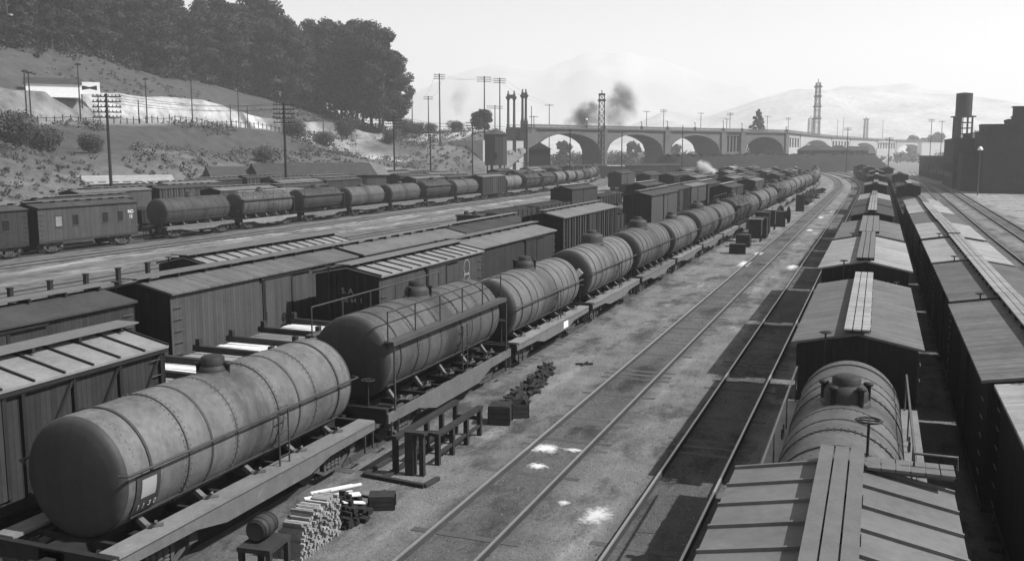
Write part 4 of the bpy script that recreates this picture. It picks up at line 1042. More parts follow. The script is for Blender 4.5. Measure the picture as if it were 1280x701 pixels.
def boxcar(lab, L=11.0, w=2.95, he=3.6, ridge=.32, roof='board', wall='board', roofm='roof_board', wallm='box', letters=None, emblem=False, cat='boxcar', grp='boxcars', rb=.55, near=True, door='right', ends='box_end', rbm='wood_mid', windows=False, trucks=True, endboard=False, grabs=True):
    c = empty('boxcar'); tag(c, lab, cat, grp); h = L / 2; a = w / 2 - .14; zf = 1.1
    b = MB(); b.extr([(-a, zf), (-a, he - .04), (0, he + ridge - .05), (a, he - .04), (a, zf)], -h + .05, h - .05, 'y'); b.build('body', M[wallm], c)
    for s in (-1, 1):
        e = MB(); ya, yb = sorted((s * (h - .048), s * (h - .01))); e.extr([(-a - .01, zf), (-a - .01, he - .06), (0, he + ridge - .07), (a + .01, he - .06), (a + .01, zf)], ya, yb, 'y'); eo = e.build('end_wall', M[ends], c)
        if near:
            t = MB(); yy = s * (h + .02)
            for x in (-a * .36, a * .36): t.cbox((x, yy, (zf + he) / 2), (.12, .06, he - zf - .1))
            t.build('end_post', M['trim'], eo)
    r = MB(); W = w / 2; t = .06
    for s in (-1, 1):
        r.add([(0, -h, he + ridge), (s * W, -h, he), (s * W, h, he), (0, h, he + ridge), (0, -h, he + ridge - t), (s * W, -h, he - t), (s * W, h, he - t), (0, h, he + ridge - t)],
              [(0,1,2,3) if s > 0 else (3,2,1,0), (4,7,6,5) if s > 0 else (5,6,7,4), (1,5,6,2), (0,4,5,1), (3,2,6,7)])
    if roof == 'rib':
        g = r; n = int(L / .78); k0 = len(r.f)
        for k in range(n + 1):
            y = -h + .02 + (L - .04) * k / n
            for s in (-1, 1): g.bar((s * .02, y, he + ridge + .02), (s * W, y, he + .02), .05, .05)
        r.second(k0, M['roof_rib' if roofm == 'roof_rib' else 'trim'])
    ro = r.build('roof', M[roofm], c)
    if rb:
        g = MB(); zz = he + ridge + .10; pw = rb / 3
        for k in range(3): g.box(-rb/2 + k*pw + .012, -rb/2 + (k+1)*pw - .012, -h - .28, h + .28, zz, zz + .04)
        k0 = len(g.f)
        for k in range(9): y = -h + .3 + (L - .6) * k / 8; g.box(-rb/2, rb/2, y - .04, y + .04, he + ridge - .02, zz - .002)
        g.second(k0, M['trim']); g.build('running_board', M[rbm], c)
    if endboard:
        g = MB(); zz = he + .26
        for k in range(6): x = .34 + k * .19; g.box(x, x + .175, h - .18, h + .32, zz, zz + .04)
        g.bar((.3, h + .0, zz - .05), (1.46, h + .0, zz - .05), .06, .06); g.build('end_platform', M['wood_mid'], c)
        g = MB(); g.tube([(.95, h + .1, zz + .04), (.95, h + .1, zz + .22), (1.5, h + .1, zz + .22), (1.5, h + .1, zz + .04)], .02, 6); g.build('grab_iron', M['pipe'], c)
    f = MB(); f.box(-a, a, -h + .02, h - .02, .92, zf - .002); f.build('underframe', M['iron'], c)
    for s in (-1, 1):
        if wall == 'truss':
            n = 8
            for k in range(n + 1):
                y = -h + .2 + (L - .4) * k / n; g = MB(); g.cbox((s * (a + .045), y, (zf + he) / 2), (.08, .09, he - zf - .12)); g.build('side_post', M['trim'], c)
            for k in range(n):
                if k in (3, 4): continue
                y0 = -h + .2 + (L - .4) * k / n; y1 = y0 + (L - .4) / n; g = MB()
                if k < n / 2: g.bar((s * (a + .04), y0, he - .15), (s * (a + .04), y1, zf + .1), .06, .06)
                else: g.bar((s * (a + .04), y1, he - .15), (s * (a + .04), y0, zf + .1), .06, .06)
                g.build('brace', M['trim'], c)
            g = MB(); g.box(*sorted((s * (a + .005), s * (a + .12))), -h + .02, h - .02, he - .16, he - .07); g.build('side_plate', M['trim'], c)
        elif wall == 'stock':
            n = 22
            for k in range(n + 1):
                y = -h + .1 + (L - .2) * k / n; g = MB(); g.cbox((s * (a + .04), y, (zf + he) / 2), (.07, .16, he - zf - .1)); g.build('slat_post', M['box_light' if k % 2 == 0 else 'trim'], c)
        if windows:
            for k, y in enumerate((-h * .62, -h * .3, h * .3, h * .62)):
                g = MB(); g.box(*sorted((s * (a + .0), s * (a + .02))), y - .3, y + .3, 2.2, 3.0); wo = g.build('window', M['glassp' if k == 0 else 'glass'], c)
                g = MB(); g.box(*sorted((s * (a + .02), s * (a + .05))), y - .36, y + .36, 3.003, 3.08); g.box(*sorted((s * (a + .02), s * (a + .05))), y - .36, y + .36, 2.1, 2.197); g.build('frame', M['box_light'], wo)
        else:
            dy = 0 if door != 'far' else 1.6
            d = MB(); d.box(*sorted((s * (a + .003), s * (a + .06))), dy - .95, dy + .95, zf + .12, he - .2); do = d.build('door', M[wallm], c)
            g = MB(); g.box(*sorted((s * (a + .01), s * (a + .1))), dy - 1.1, dy + 2.2, he - .19, he - .12); g.build('door_track', M['trim'], c)
            g = MB(); g.bar((s * (a + .08), dy - .8, 1.9), (s * (a + .08), dy - .8, 2.3), .03, .03); g.build('handle', M['iron2'], do)
            if near:
                g = MB()
                for q in (-.88, .88): g.box(*sorted((s * (a + .061), s * (a + .085))), dy + q - .05, dy + q + .05, zf + .14, he - .22)
                g.build('door_frame', M['trim'], do)
        if near and grabs:
            g = MB()
            for k in range(6): z = 1.3 + k * .38; x = s * (a + .07); g.tube([(x, h - .55, z), (x, h - .15, z)], .014, 5); g.tube([(x, -h + .15, z), (x, -h + .55, z)], .014, 5)
            g.build('grab_iron', M['iron2'], c)
        coupler(c, s * h, s)
        if trucks: add_truck(c, s * (h - 1.6), 0 if near else 1)
    if near: brake_wheel(c, -.7, -h - .12, he + .3, 1.6, .15)
    if letters:
        for (tx, x, z, sz) in letters: text_mesh('lettering', tx, sz, M['letter'], c, (x, -h - .012 + .0, z), (R(90), 0, 0), .004)
    if emblem:
        g = MB(); x = a + .015; cy, cz = -h + L * .82, 2.72
        for (dz, rr) in ((.32, .34), (-.36, .40)):
            ring = []
            n = 24
            vs = []
            for k in range(n):
                an = k * 2 * math.pi / n
                for q in (rr, rr - .045): vs.append((x, cy + q * math.cos(an), cz + dz + q * math.sin(an) * 1.05))
            g.add(vs, [(2*k, 2*((k+1) % n), 2*((k+1) % n)+1, 2*k+1) for k in range(n)])
        g.box(x - .002, x + .003, cy - .3, cy + .3, cz - .03, cz + .05); g.bar((x, cy - .2, cz - .55), (x, cy + .2, cz - .2), .01, .08); g.build('emblem', M['letter'], c)
    return c

def gondola(lab, L=11.5, w=2.9, h1=2.3, load='coal', cat='gondola', grp='open wagons', mat='iron', near=False):
    c = empty('gondola'); tag(c, lab, cat, grp); h = L / 2; a = w / 2
    b = MB(); b.box(-a, a, -h, h, .95, 1.1); b.box(-a, -a + .06, -h, h, 1.103, h1); b.box(a - .06, a, -h, h, 1.103, h1); b.box(-a + .063, a - .063, -h, -h + .06, 1.103, h1); b.box(-a + .063, a - .063, h - .06, h, 1.103, h1)
    for s in (-1, 1):
        n = 9
        for k in range(n): y = -h + .3 + (L - .6) * k / (n - 1); b.cbox((s * (a + .04), y, (1.0 + h1) / 2), (.075, .09, h1 - 1.05))
    b.build('body', M[mat], c)
    for s in (-1, 1):
        coupler(c, s * h, s); add_truck(c, s * (h - 1.6), 0 if near else 1)
    if load == 'coal':
        g = MB(); nx, ny = 8, 26
        vs = []
        for j in range(ny + 1):
            for i in range(nx + 1):
                x = -a + .08 + (w - .16) * i / nx; y = -h + .08 + (L - .16) * j / ny
                z = h1 - .25 + .45 * math.sin(math.pi * i / nx) * (abs(math.sin(3 * math.pi * j / ny)) ** .5) + random.uniform(-.07, .07); vs.append((x, y, z))
        g.add(vs, [(j*(nx+1)+i, j*(nx+1)+i+1, (j+1)*(nx+1)+i+1, (j+1)*(nx+1)+i) for j in range(ny) for i in range(nx)]); g.build('coal_load', M['coal'], c)
    return c
def flatcar(lab, L=11.5, load='lumber', grp='open wagons'):
    c = empty('flatcar'); tag(c, lab, 'flatcar', grp); h = L / 2
    b = MB(); b.box(-1.4, 1.4, -h, h, .98, 1.15); b.build('deck', M['plankd'], c)
    for s in (-1, 1):
        f = MB(); f.extr([(-h, .978), (h, .978), (h, .8), (1.8, .55), (-1.8, .55), (-h, .8)], *sorted((s * 1.36, s * 1.3)), 'x'); f.build('side_sill', M['iron'], c)
        coupler(c, s * h, s); add_truck(c, s * (h - 1.6), 1)
    if load == 'lumber':
        g = MB(); rr = random.Random(3)
        for k in range(7):
            for i in range(7):
                x = -1.25 + k * .36; y0 = -h + .4 + rr.uniform(0, .6); g.box(x, x + .33, y0, h - .4 - rr.uniform(0, .6), 1.2 + i * .2, 1.2 + i * .2 + .18)
        g.build('lumber', M['roof_white'], c)
    return c

# ---- tracks
def track(X, y0, y1, lab, curve=True, sleepers=0, step=6.0, dark=False, bend=None):
    t = empty('railway_track', (X, y0, 0)); tag(t, lab, 'railway track', 'railway tracks')
    ys = frange(y0, y1, step)
    def cx(y): return (bend(y) if bend else (dev(y) if curve else 0))
    for s in (-.7525, .7525):
        top = MB(); web = MB(); vs = []; ws = []
        for y in ys:
            for (dx, z) in ((-.028, .15), (.028, .15), (.028, .12), (-.028, .12)): vs.append((cx(y) + s + dx, y - y0, z))
            for (dx, z) in ((-.03, .12), (.03, .12), (.045, .0), (-.045, .0)): ws.append((cx(y) + s + dx, y - y0, z))
        n = len(ys)
        fs = [(i*4+j, i*4+(j+1) % 4, (i+1)*4+(j+1) % 4, (i+1)*4+j) for i in range(n-1) for j in range(4)]
        top.add(vs, fs); web.add(ws, fs); ro = web.build('rail', M['railside'], t); top.build('rail_head', M['railside' if dark else 'rail'], ro)
    rr = random.Random(int(X * 10)); sp = .62; k = 0
    stuff = MB(); y = y0 + .3
    lim = min(y1, 260)
    while y < lim:
        m = MB(); xx = cx(y) + rr.uniform(-.06, .06); wd = rr.uniform(.2, .26); zz = rr.uniform(-.022, .012)
        m.box(xx - 1.25, xx + 1.25, y - y0 - wd / 2, y - y0 + wd / 2, -.1, zz)
        if sleepers and y > 13 and k < sleepers: m.build('sleeper', M['tie'], t); k += 1
        else: stuff.add(m.v, m.f)
        y += sp + rr.uniform(-.05, .05)
    tag(stuff.build('sleepers', M['tie'], t), kind='stuff')
    return t
track(-7.88, -20, 420, 'empty running track with bright rails curving away to the left, beside the long tank train', sleepers=95)
track(-4.06, -20, 420, 'empty track with bright rails lying in the shadow of the boxcar row', sleepers=95)
track(-13.5, -20, 400, 'track under the long near tank train', sleepers=0, dark=True)
track(-.3, -20, 400, 'track under the row of boxcars seen from above', dark=True)
track(3.72, -20, 400, 'track under the rightmost row of pale roofed boxcars', dark=True)
track(13.35, -20, 400, 'empty track on the far right passing the dark works', curve=False, bend=lambda y: max(-.0, (y - 100) * .008))
track(9.4, 20, 400, 'empty track between the rightmost boxcars and the far right track', curve=False, bend=lambda y: max(-.0, (y - 100) * .008))
track(-17.9, -20, 330, 'track under the boxcars just behind the near tank train', dark=True)
track(-23.0, -20, 330, 'track under the second row of boxcars behind the near tank train', dark=True)
track(-28.6, -20, 330, 'track under the third row of cars behind the near tank train', dark=True)
def ldev(y): return -.0012 * max(0, y - 160) ** 2
track(-62.3, 20, 330, 'track under the far tank train below the hillside', curve=False, bend=ldev, dark=True)
track(-57.3, 20, 330, 'empty track in the pale strip in front of the far tank train', curve=False, bend=ldev)
track(-46, 20, 330, 'empty track on the near side of the pale service road', curve=False, bend=ldev)
track(-70, 20, 330, 'track behind the far tank train', curve=False, bend=ldev, dark=True)

# ---- near tank train

tc1 = tank_car('first tank car of the long train, pale side board and a placard near its end', Lt=8.3, r=1.15, zc=2.25, mat='tank2', style='rail', dome='low', plates=True, valves=2, head_shade_mat='tank3')
put(tc1, -13.5, 17.0)
tc2 = tank_car('second tank car of the near train, with shoulder walkways and railings and no side board', Lt=8.6, r=1.2, zc=2.46, mat='tank', style='deep', dome='small', valves=3)
put(tc2, -13.5, 27.05)
tc3 = tank_car('third tank car of the near train, with a white card on its sill', Lt=8.5, r=1.16, zc=2.25, mat='tank2', style='rail', dome='small', valves=2)
put(tc3, -13.5, 37.0)
pl_ = MB(); pl_.box(1.425, 1.435, .9, 1.5, .78, 1.05); pl_.build('placard', M['white'], tc3)
tc4 = tank_car('tank car with a white diamond placard on its dark end and a tall dome', Lt=8.5, mat='tank2', style='rail', dome='box', placard='diamond', r=1.2, zc=2.36)
put(tc4, -13.5, 47.0)
protoT = [tank_car('proto', Lt=8.4, r=1.17, zc=2.28, mat='tank2', style='rail', dome='small', near=True), tank_car('proto', Lt=8.5, zc=2.4, mat='tank', style='plank', dome='box', near=True),
          tank_car('proto', Lt=7.6, r=1.12, zc=2.24, mat='tank', style='rail', dome='small', near=True), tank_car('proto', Lt=8.6, zc=2.44, mat='tank3', style='deep', dome='small', near=True)]
protoF = [tank_car('proto', Lt=8.8, Ls=9.6, zc=2.4, mat='tank', style='rail', dome='small', near=False), tank_car('proto', Lt=8.5, zc=2.4, mat='tank', style='plank', dome='box', near=False),
          tank_car('proto', Lt=7.8, r=1.14, mat='tank2', style='bare', dome='small', near=False), tank_car('proto', Lt=8.6, mat='tank3', style='deep', dome='tall', near=False)]
usedp = set()
def take(p):
    if p.name in usedp: return copy_tree(p)
    usedp.add(p.name); return p
seqn = [1, 0, 1, 0, 3, 2, 0, 0, 3, 0, 1, 2, 2, 0, 1, 3, 0, 2, 0, 1, 0, 2, 3, 0]
tdesc = ['pale grey with a small dome', 'grey with a tall dark dome', 'slim, pale grey', 'sooty dark with a shoulder walkway']
for k in range(24):
    y = 57.0 + k * 10.05; kind = seqn[k]; c = take((protoT if y < 130 else protoF)[kind]); put(c, -13.5, y)
    tag(c, '%s tank car of the near train, %s' % (nth(k + 4), tdesc[kind]), 'tank car', 'tank cars')

# ---- middle row of boxcars seen from above
mx = -.3
put(boxcar(wallm='box_shaded', lab='nearest boxcar, its ribbed metal roof and three plank running board filling the bottom right', L=11.2, w=2.95, he=3.55, ridge=.28, roof='rib', roofm='roof_rib', rb=.62, endboard=True), mx, 8.35)
mt = tank_car('lone tank car seen from above, coupled between two boxcars', Lt=7.8, r=1.05, zc=2.5, mat='tank2', style='none', dome='small', valves=5, Ls=8.9)
put(mt, mx - .08, 18.7)
for s in (-1, 1):
    f = MB(); f.box(*sorted((s * 1.42, s * 1.08)), -3.8, 3.8, 2.45, 2.5); f.build('running_board', M['roof_white'], mt)
    f = MB()
    for q in (-3.4, 0, 3.4): f.bar((s * 1.1, q, 2.42), (s * 1.4, q, 2.42), .06, .05); f.bar((s * .98, q, 2.05), (s * 1.38, q, 2.40), .05, .04)
    f.bar((s * 1.1, -3.5, 2.42), (s * 1.1, 3.5, 2.42), .05, .05); f.build('board_bracket', M['iron2'], mt)
    f = MB(); x = s * 1.16; f.tube([(x, -3.7, 2.5), (x, -3.7, 3.2), (x, 3.7, 3.3), (x, 3.7, 2.5)], .024, 6)
    for q in (-1.3, 1.3): f.tube([(x, q, 2.5), (x, q, 3.24)], .018, 6)
    f.build('handrail', M['iron2'], mt)
brake_wheel(mt, .42, -3.2, 4.05, 3.4, .21)
put(boxcar(wallm='box_shaded', lab='boxcar behind the overhead tank car, grey board roof with a wide running board', L=10.9, he=3.62, ridge=.3, rb=.6, w=2.98, roofm='roof_board', rbm='roof_light'), mx, 29.2)
put(boxcar(wallm='box_shaded', lab='tall boxcar with a pale slatted roof and faded letters on its dark end', L=11.0, he=4.05, ridge=.32, rb=.6, w=3.15, roofm='roof_light', letters=[('W. T.', .85, 3.55, .32), ('1 2 1 1 2', .75, 3.15, .26)], rbm='wood_mid'), mx, 41.2)
put(boxcar(wallm='box_shaded', lab='boxcar fourth in the middle row, grey roof with a broad dark centre board', L=10.9, he=4.05, ridge=.3, rb=.9, w=3.1, roofm='roof_board'), mx, 53.2)
put(gondola('dark open wagon, fifth of the middle row, low between two boxcars', L=10.5, h1=3.0), mx, 64.8)
rtypes = [('roof_dark', 3.65, 'dark roof', .6), ('roof_dark', 3.65, 'dark felt roof', .6), ('roof_board', 3.7, 'grey roof', .55)]
Bp = [boxcar(lab='proto', L=11, he=3.65, roofm='roof_dark', near=False, rb=.6, rbm='roof_white'), boxcar(lab='proto', L=11, he=3.75, roofm='roof_board', near=False, rb=.6, wallm='box_light'),
      boxcar(lab='proto', L=11, he=3.6, roofm='roof_light', near=False, rb=.5), boxcar(lab='proto', L=11, he=3.75, roofm='roof_dark', near=False, rb=.5, wallm='box_light', wall='stock')]
bdesc = ['dark felt roof', 'grey board roof', 'pale board roof', 'slatted sides']
Gp = gondola('proto')
def take_seq(X, ys, seq, row, n0=0, bend=None):
    for k, (y, kind) in enumerate(zip(ys, seq)):
        if kind == 'g': c = take(Gp); lab = '%s car of %s, open wagon of coal' % (nth(n0 + k), row); cat = 'gondola'; g = 'open wagons'
        else: c = take(Bp[kind]); lab = '%s car of %s, %s' % (nth(n0 + k), row, bdesc[kind]); cat = 'boxcar'; g = 'boxcars'
        if bend:
            c.location = (X + bend(y), y, 0); c.rotation_euler = (0, 0, -math.atan(bend(y + 1) - bend(y)))
        else: put(c, X, y)
        tag(c, lab, cat, g)
take_seq(mx, [77 + 12 * k for k in range(20)], [0, 0, 2, 'g', 'g', 1, 'g', 'g', 'g', 0, 'g', 'g', 1, 'g', 'g', 'g', 0, 'g', 'g', 1], 'the middle row from the camera', 6)
# ---- right row, pale roofs
rx = 3.72
put(boxcar(wallm='box_shaded', lab='pale roofed boxcar at the bottom right corner, nearest of the rightmost row', L=11, he=3.62, w=2.74, roofm='roof_light', rb=.55, ridge=.2, rbm='wood_mid'), rx - .02, 15.2)
put(boxcar(wallm='box_shaded', lab='grey plank roofed boxcar, second of the rightmost row', L=10.3, he=3.65, w=3.2, roofm='roof_board', rb=.6, ridge=.26, rbm='roof_light'), rx, 26.0)
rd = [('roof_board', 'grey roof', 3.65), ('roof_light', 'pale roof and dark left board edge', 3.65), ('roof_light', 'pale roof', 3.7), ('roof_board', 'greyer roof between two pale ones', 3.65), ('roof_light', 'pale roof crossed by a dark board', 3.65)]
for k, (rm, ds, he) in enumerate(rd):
    put(boxcar(wallm='box_shaded', lab='%s boxcar of the rightmost row, %s' % (nth(k + 2), ds), L=10.2, he=he, w=3.05, roofm=rm, rb=.6, ridge=.24, rbm='roof_light', near=k < 3), rx, 36.8 + 10.9 * k)
take_seq(rx, [91.3 + 11.6 * k for k in range(18)], [2, 'g', 'g', 'g', 0, 'g', 'g', 'g', 'g', 1, 'g', 'g', 'g', 'g', 'g', 0, 'g', 'g'], 'the rightmost row from the camera', 7)

# ---- rows of boxcars behind the near tank train
lx = -17.45
put(boxcar('outside braced boxcar with a white ribbed roof behind the first tank car', L=11.2, w=2.95, he=3.5, ridge=.32, roof='rib', roofm='roof_white', wall='truss', wallm='box', rb=.7), lx, 12.9)
put(boxcar('boxcar with white ribbed roof, lettered dark end and a round emblem on its side', L=9.9, w=2.95, he=3.62, ridge=.28, roof='rib', roofm='roof_white', wallm='box_light', rb=.7, emblem=True, letters=[('S. A. L.', .2, 3.0, .3), ('Ob 6401', .2, 2.66, .26)]), lx - .9, 35.9)
put(boxcar('plain grey boxcar with a smooth roof and one pale door post, behind the emblem boxcar', L=11.6, w=2.95, he=3.62, roofm='roof_rib', wallm='box', rb=.5, door='far'), lx - 1.35, 47.2)
put(boxcar('tall slat sided stock car behind the third tank car', L=13.5, w=3.0, he=3.95, roofm='roof_rib', wallm='box', wall='stock', rb=.4, cat='stock car'), lx - 2.6, 65.0)
l2 = -22.4
put(boxcar('dull boxcar at the far left edge, second row behind the nearest tank car', L=11.2, w=2.95, he=3.6, roofm='roof_dark', wallm='box', rb=.6), l2 - .3, 17.7)
put(boxcar('large plain board sided boxcar in the left middle with a pale end platform', L=11.8, w=2.95, he=3.68, roofm='roof_board', wallm='box_light', rb=.7, rbm='wood_mid'), l2 + .1, 30.3)
put(boxcar('low flat roofed boxcar behind the emblem boxcar, second row', L=11.5, w=2.9, he=3.55, roofm='roof_rib', wallm='box', rb=.45), -22.9, 43.5)
put(boxcar('boxcar behind the slat sided stock car, second row, with a felt roof', L=11.5, w=2.9, he=3.5, roofm='roof_dark', wallm='box', rb=.45), -23.4, 56.2)
take_seq(-23.6, [70.5, 82.5], ['g', 'g'], 'the pair past the slatted stock car', 0)
put(boxcar('boxcar with a white ribbed roof and dark lettered end, third row at the left', L=12.0, w=2.95, he=3.3, roof='rib', roofm='roof_white', wallm='box_end', rb=.9, letters=[('N L N I', .5, 2.75, .32)]), -28.0, 39.6)
put(boxcar('tall boxcar with a wholly dark end standing clear behind the fifth tank car', L=13, w=3.1, he=3.85, roofm='roof_dark', wallm='box_light', wall='board', rb=.5, near=True), -21.9, 98.5)
take_seq(-22.9, [112.5 + 12.2 * k for k in range(12)], [3, 1, 0, 'g', 1, 0, 3, 'g', 1, 0, 'g', 0], 'the row starting at the tall dark ended boxcar', 1)
take_seq(-18.2, [126 + 12.2 * k for k in range(12)], [0, 'g', 1, 'g', 'g', 0, 'g', 0, 1, 'g', 0, 'g'], 'the distant row hugging the tank train', 0)
take_seq(-35, [90, 102, 114, 126], ['g', 'g', 0, 'g'], 'the short fourth row behind the tank train', 0)
track(-35, 70, 100, 'end of the siding under the short fourth row', dark=True)
take_seq(-28.6, [56, 68.2, 80.6], ['g', 'g', 'g'], 'the third row behind the tank train', 0)
take_seq(-29.4, [128 + 12.2 * k for k in range(12)], [0, 'g', 'g', 1, 0, 'g', 1, 'g', 0, 'g', 0, 1], 'the far third row', 0)
take_seq(-35, [150 + 12.2 * k for k in range(11)], ['g', 'g', 3, 0, 'g', 1, 'g', 'g', 0, 'g', 0], 'the far fourth row', 0)
track(-35, 100, 330, 'track under the far fourth row of cars', dark=True); track(-41, 120, 330, 'track under the far fifth row of cars', dark=True)
put(boxcar('lone boxcar with a dark end and pale side standing on the service road side', L=11.0, w=3.0, he=3.7, roofm='roof_dark', wallm='box_light', rb=.5, near=False), -49.0, 192, False)
take_seq(-41, [170 + 12.2 * k for k in range(9)], ['g', 0, 'g', 'g', 1, 0, 'g', 3, 'g'], 'the far fifth row', 0)
put(boxcar('pale sided boxcar behind the white puff of steam', L=11.0, w=3.0, he=4.0, roofm='roof_light', wallm='roof_white', rb=.5, near=False), -33.5, 232 + 9, True)

# ---- far tank train under the hillside
def fput(c, X, y): c.location = (X + ldev(y), y, 0); c.rotation_euler = (0, 0, .0024 * max(0, y - 160) * 1.0); return c
FY = [77.0 + 10.7 * k for k in range(21)]
fseq = [1, 3, 3, 0, 0, 3, 0, 'b', 2, 3, 3, 2, 2, 0, 3, 0, 2, 3, 0, 2, 3]
f0 = tank_car('dark tank car heading the far tank train, its round end facing the camera', Lt=9.4, r=1.27, zc=2.5, Ls=10, mat='tank3', style='rail', dome='small', near=True)
fput(f0, -62.3, 76.0)
f1 = tank_car('second tank car of the far train, with a pale sill and shoulder walkway', Lt=9.2, Ls=9.9, r=1.25, mat='tank', style='deep', dome='small', near=True, sillm='roof_white'); fput(f1, -62.3, 87.3)
for k in range(2, 21):
    kind = fseq[k]
    if kind == 'b':
        c = boxcar('boxcar set among the cars of the far tank train', L=10.4, he=3.85, w=3.0, roofm='roof_board', wallm='box_light', wall='stock', near=False); fput(c, -62.3, FY[k]); continue
    c = take((protoF)[kind]); fput(c, -62.3, FY[k]); tag(c, '%s car of the far tank train below the hillside, %s' % (nth(k), tdesc[kind]), 'tank car', 'tank cars')
for k, (y, lab) in enumerate([(62.0, 'windowed work car just left of the far tank train'), (50.3, 'darker windowed work car at the left edge with a pale window'), (38.6, 'work car half out of the left edge of the picture')]):
    c = boxcar(lab, L=10.8, he=3.75, w=3.0, roofm='roof_dark', wallm='box_light' if k == 0 else 'box', windows=True, cat='work car', grp='windowed work cars', letters=None); fput(c, -62.3, y)
    if k == 0: text_mesh('lettering', 'NO\n12', .42, M['white'], c, (1.36, 4.6, 2.7), (R(90), 0, R(90)), .004)
# rows beyond
take_seq(-70, [70 + 12.2 * k for k in range(20)], [0, 'g', 1, 0, 'g', 'g', 1, 0, 'g', 'g', 0, 1, 'g', 0, 'g', 'g', 0, 'g', 1, 0], 'the row just behind the far tank train', 0, ldev)
take_seq(-80, [84 + 12.2 * k for k in range(14)], [1, 3, 'g', 1, 0, 'g', 3, 1, 'g', 'g', 0, 'g', 1, 0], 'the second row behind the far tank train', 0, lambda y: .4 * ldev(y))
track(-80, 20, 330, 'track under the second row behind the far tank train', curve=False, bend=lambda y: .4 * ldev(y), dark=True)
take_seq(-89, [96 + 12.2 * k for k in range(9)], [0, 1, 'g', 3, 0, 'g', 1, 0, 'g'], 'the third row behind the far tank train', 0, lambda y: .3 * ldev(y))
take_seq(-97, [112 + 12.2 * k for k in range(8)], ['g', 0, 3, 1, 'g', 0, 0, 'g'], 'the rearmost row at the foot of the slope', 0, lambda y: .2 * ldev(y))
track(-89, 60, 240, 'track under the third row behind the far tank train', curve=False, bend=lambda y: .3 * ldev(y), dark=True); track(-97, 60, 240, 'track under the rearmost row at the foot of the slope', curve=False, bend=lambda y: .2 * ldev(y), dark=True)
c = flatcar('flatcar with a bright load of pale lumber behind the second far tank car'); c.location = (-66.6, 95, 0); c.scale = (1, 1.15, 1.42)
track(-66.6, 40, 140, 'short track carrying the lumber flatcar', curve=False, dark=True)

# ------------------------------------------------------------------ small things along the near tank train
def beam_thing(name, lab, cat, parts, loc, rz=0.0, mat='plankd', pname='beam'):
    root = empty(name, loc, rz); tag(root, lab, cat)
    for (a, b, w_, h_) in parts:
        m = MB(); m.bar(a, b, w_, h_); m.build(pname, M[mat], root, bevel=.008)
    return root
# timber loading frame beside the second tank car
fr_ = []
for y in (0, 1.15, 2.3, 3.5, 4.7):
    fr_.append(((.0, y, 0), (.0, y, 1.0), .16, .16)); fr_.append(((.95, y, 0), (.95, y, .9 if y > 1 else 1.25), .16, .16))
fr_ += [((0, -.1, 1.08), (0, 4.8, 1.08), .2, .14), ((.95, 1.0, .97), (.95, 4.8, .97), .22, .12), ((-.1, 2.3, .6), (1.05, 2.3, .6), .12, .12), ((-.1, 4.7, .6), (1.05, 4.7, .6), .12, .12), ((0, 1.15, .35), (0, 4.7, .35), .1, .1), ((.95, 1.15, .35), (.95, 4.7, .35), .1, .1)]
fr_ += [((.55, 0, 0), (.55, 0, 1.25), .3, .3), ((.4, 0.0, 1.3), (1.1, 0.0, 1.3), .3, .1)]
beam_thing('trestle', 'dark timber trestle frame standing beside the second tank car', 'trestle', fr_, (-11.25, 21.2, 0)).scale = (.8, .8, .85)
# shallow timber edged pit on the ground, in front of the trestle
beam_thing('pit_edging', 'dark timber edging flat on the ground in front of the trestle frame', 'timber', [((-.9, 0, .05), (.9, -.15, .05), .12, .1), ((-.9, 0, .05), (-.95, 3.0, .05), .12, .1), ((-.35, 0.05, .04), (-.4, 2.6, .04), .18, .06), ((.9, -.15, .05), (.95, .5, .05), .12, .1)], (-10.95, 20.6, 0), -.04)
crates = 0
def crate(lab, loc, s, rz=0.0, mat='plankd', open_=False, grp='boxes beside the tank train'):
    root = empty('wooden_box', loc, rz); tag(root, lab, 'box', grp); a, b, h = s
    m = MB()
    for k in range(3):
        z0 = k * h / 3 + .005; z1 = (k + 1) * h / 3 - .01
        m.box(-a/2, a/2, -b/2, -b/2 + .03, z0, z1); m.box(-a/2, a/2, b/2 - .03, b/2, z0, z1); m.box(-a/2, -a/2 + .03, -b/2 + .032, b/2 - .032, z0, z1); m.box(a/2 - .03, a/2, -b/2 + .032, b/2 - .032, z0, z1)
    m.build('side_boards', M[mat], root)
    if not open_: m = MB(); [m.box(-a/2 - .02, a/2 + .02, -b/2 + k*b/3 + .006, -b/2 + (k+1)*b/3 - .006, h, h + .035) for k in range(3)]; m.build('lid', M['wood_mid' if mat != 'plankd' else 'plankd'], root)
    bats = [MB().cbox((sx*(a/2 + .02), sy*(b/2 - .06), h/2), (.03, .08, h - .02)) for sx in (-1, 1) for sy in (-1, 1)]; [m_.build('corner_batten', M['trim'], root) for m_ in bats]
crate('dark box just beyond the trestle frame', (-10.4, 26.4, 0), (.6, .7, .55), .2)
crate('low open box a step beyond the first dark box', (-10.15, 27.3, 0), (.5, .7, .45), .5, open_=True)
crate('small dark box alone on the dirt beside the sixth tank car', (-10.3, 78.0, 0), (1.2, 1.0, .75), .1)
crate('taller dark box behind the small lone box', (-10.6, 84, 0), (1.1, 1.2, 1.0), 0)
crate('dark slatted box stack nearest the barrels', (-10.3, 93.0, 0), (1.4, 1.8, 1.9), 0)
crate('second dark box of the cluster beside the ninth tank car', (-10.6, 98.5, 0), (1.3, 2.4, 2.1), .05)
crate('wide low dark box at the far end of the cluster', (-10.2, 108.0, 0), (1.8, 2.2, 1.6), .1)
crate('lone upright dark box near the start of the curve', (-9.8, 136.0, 0), (1.0, 1.0, 2.2), 0)
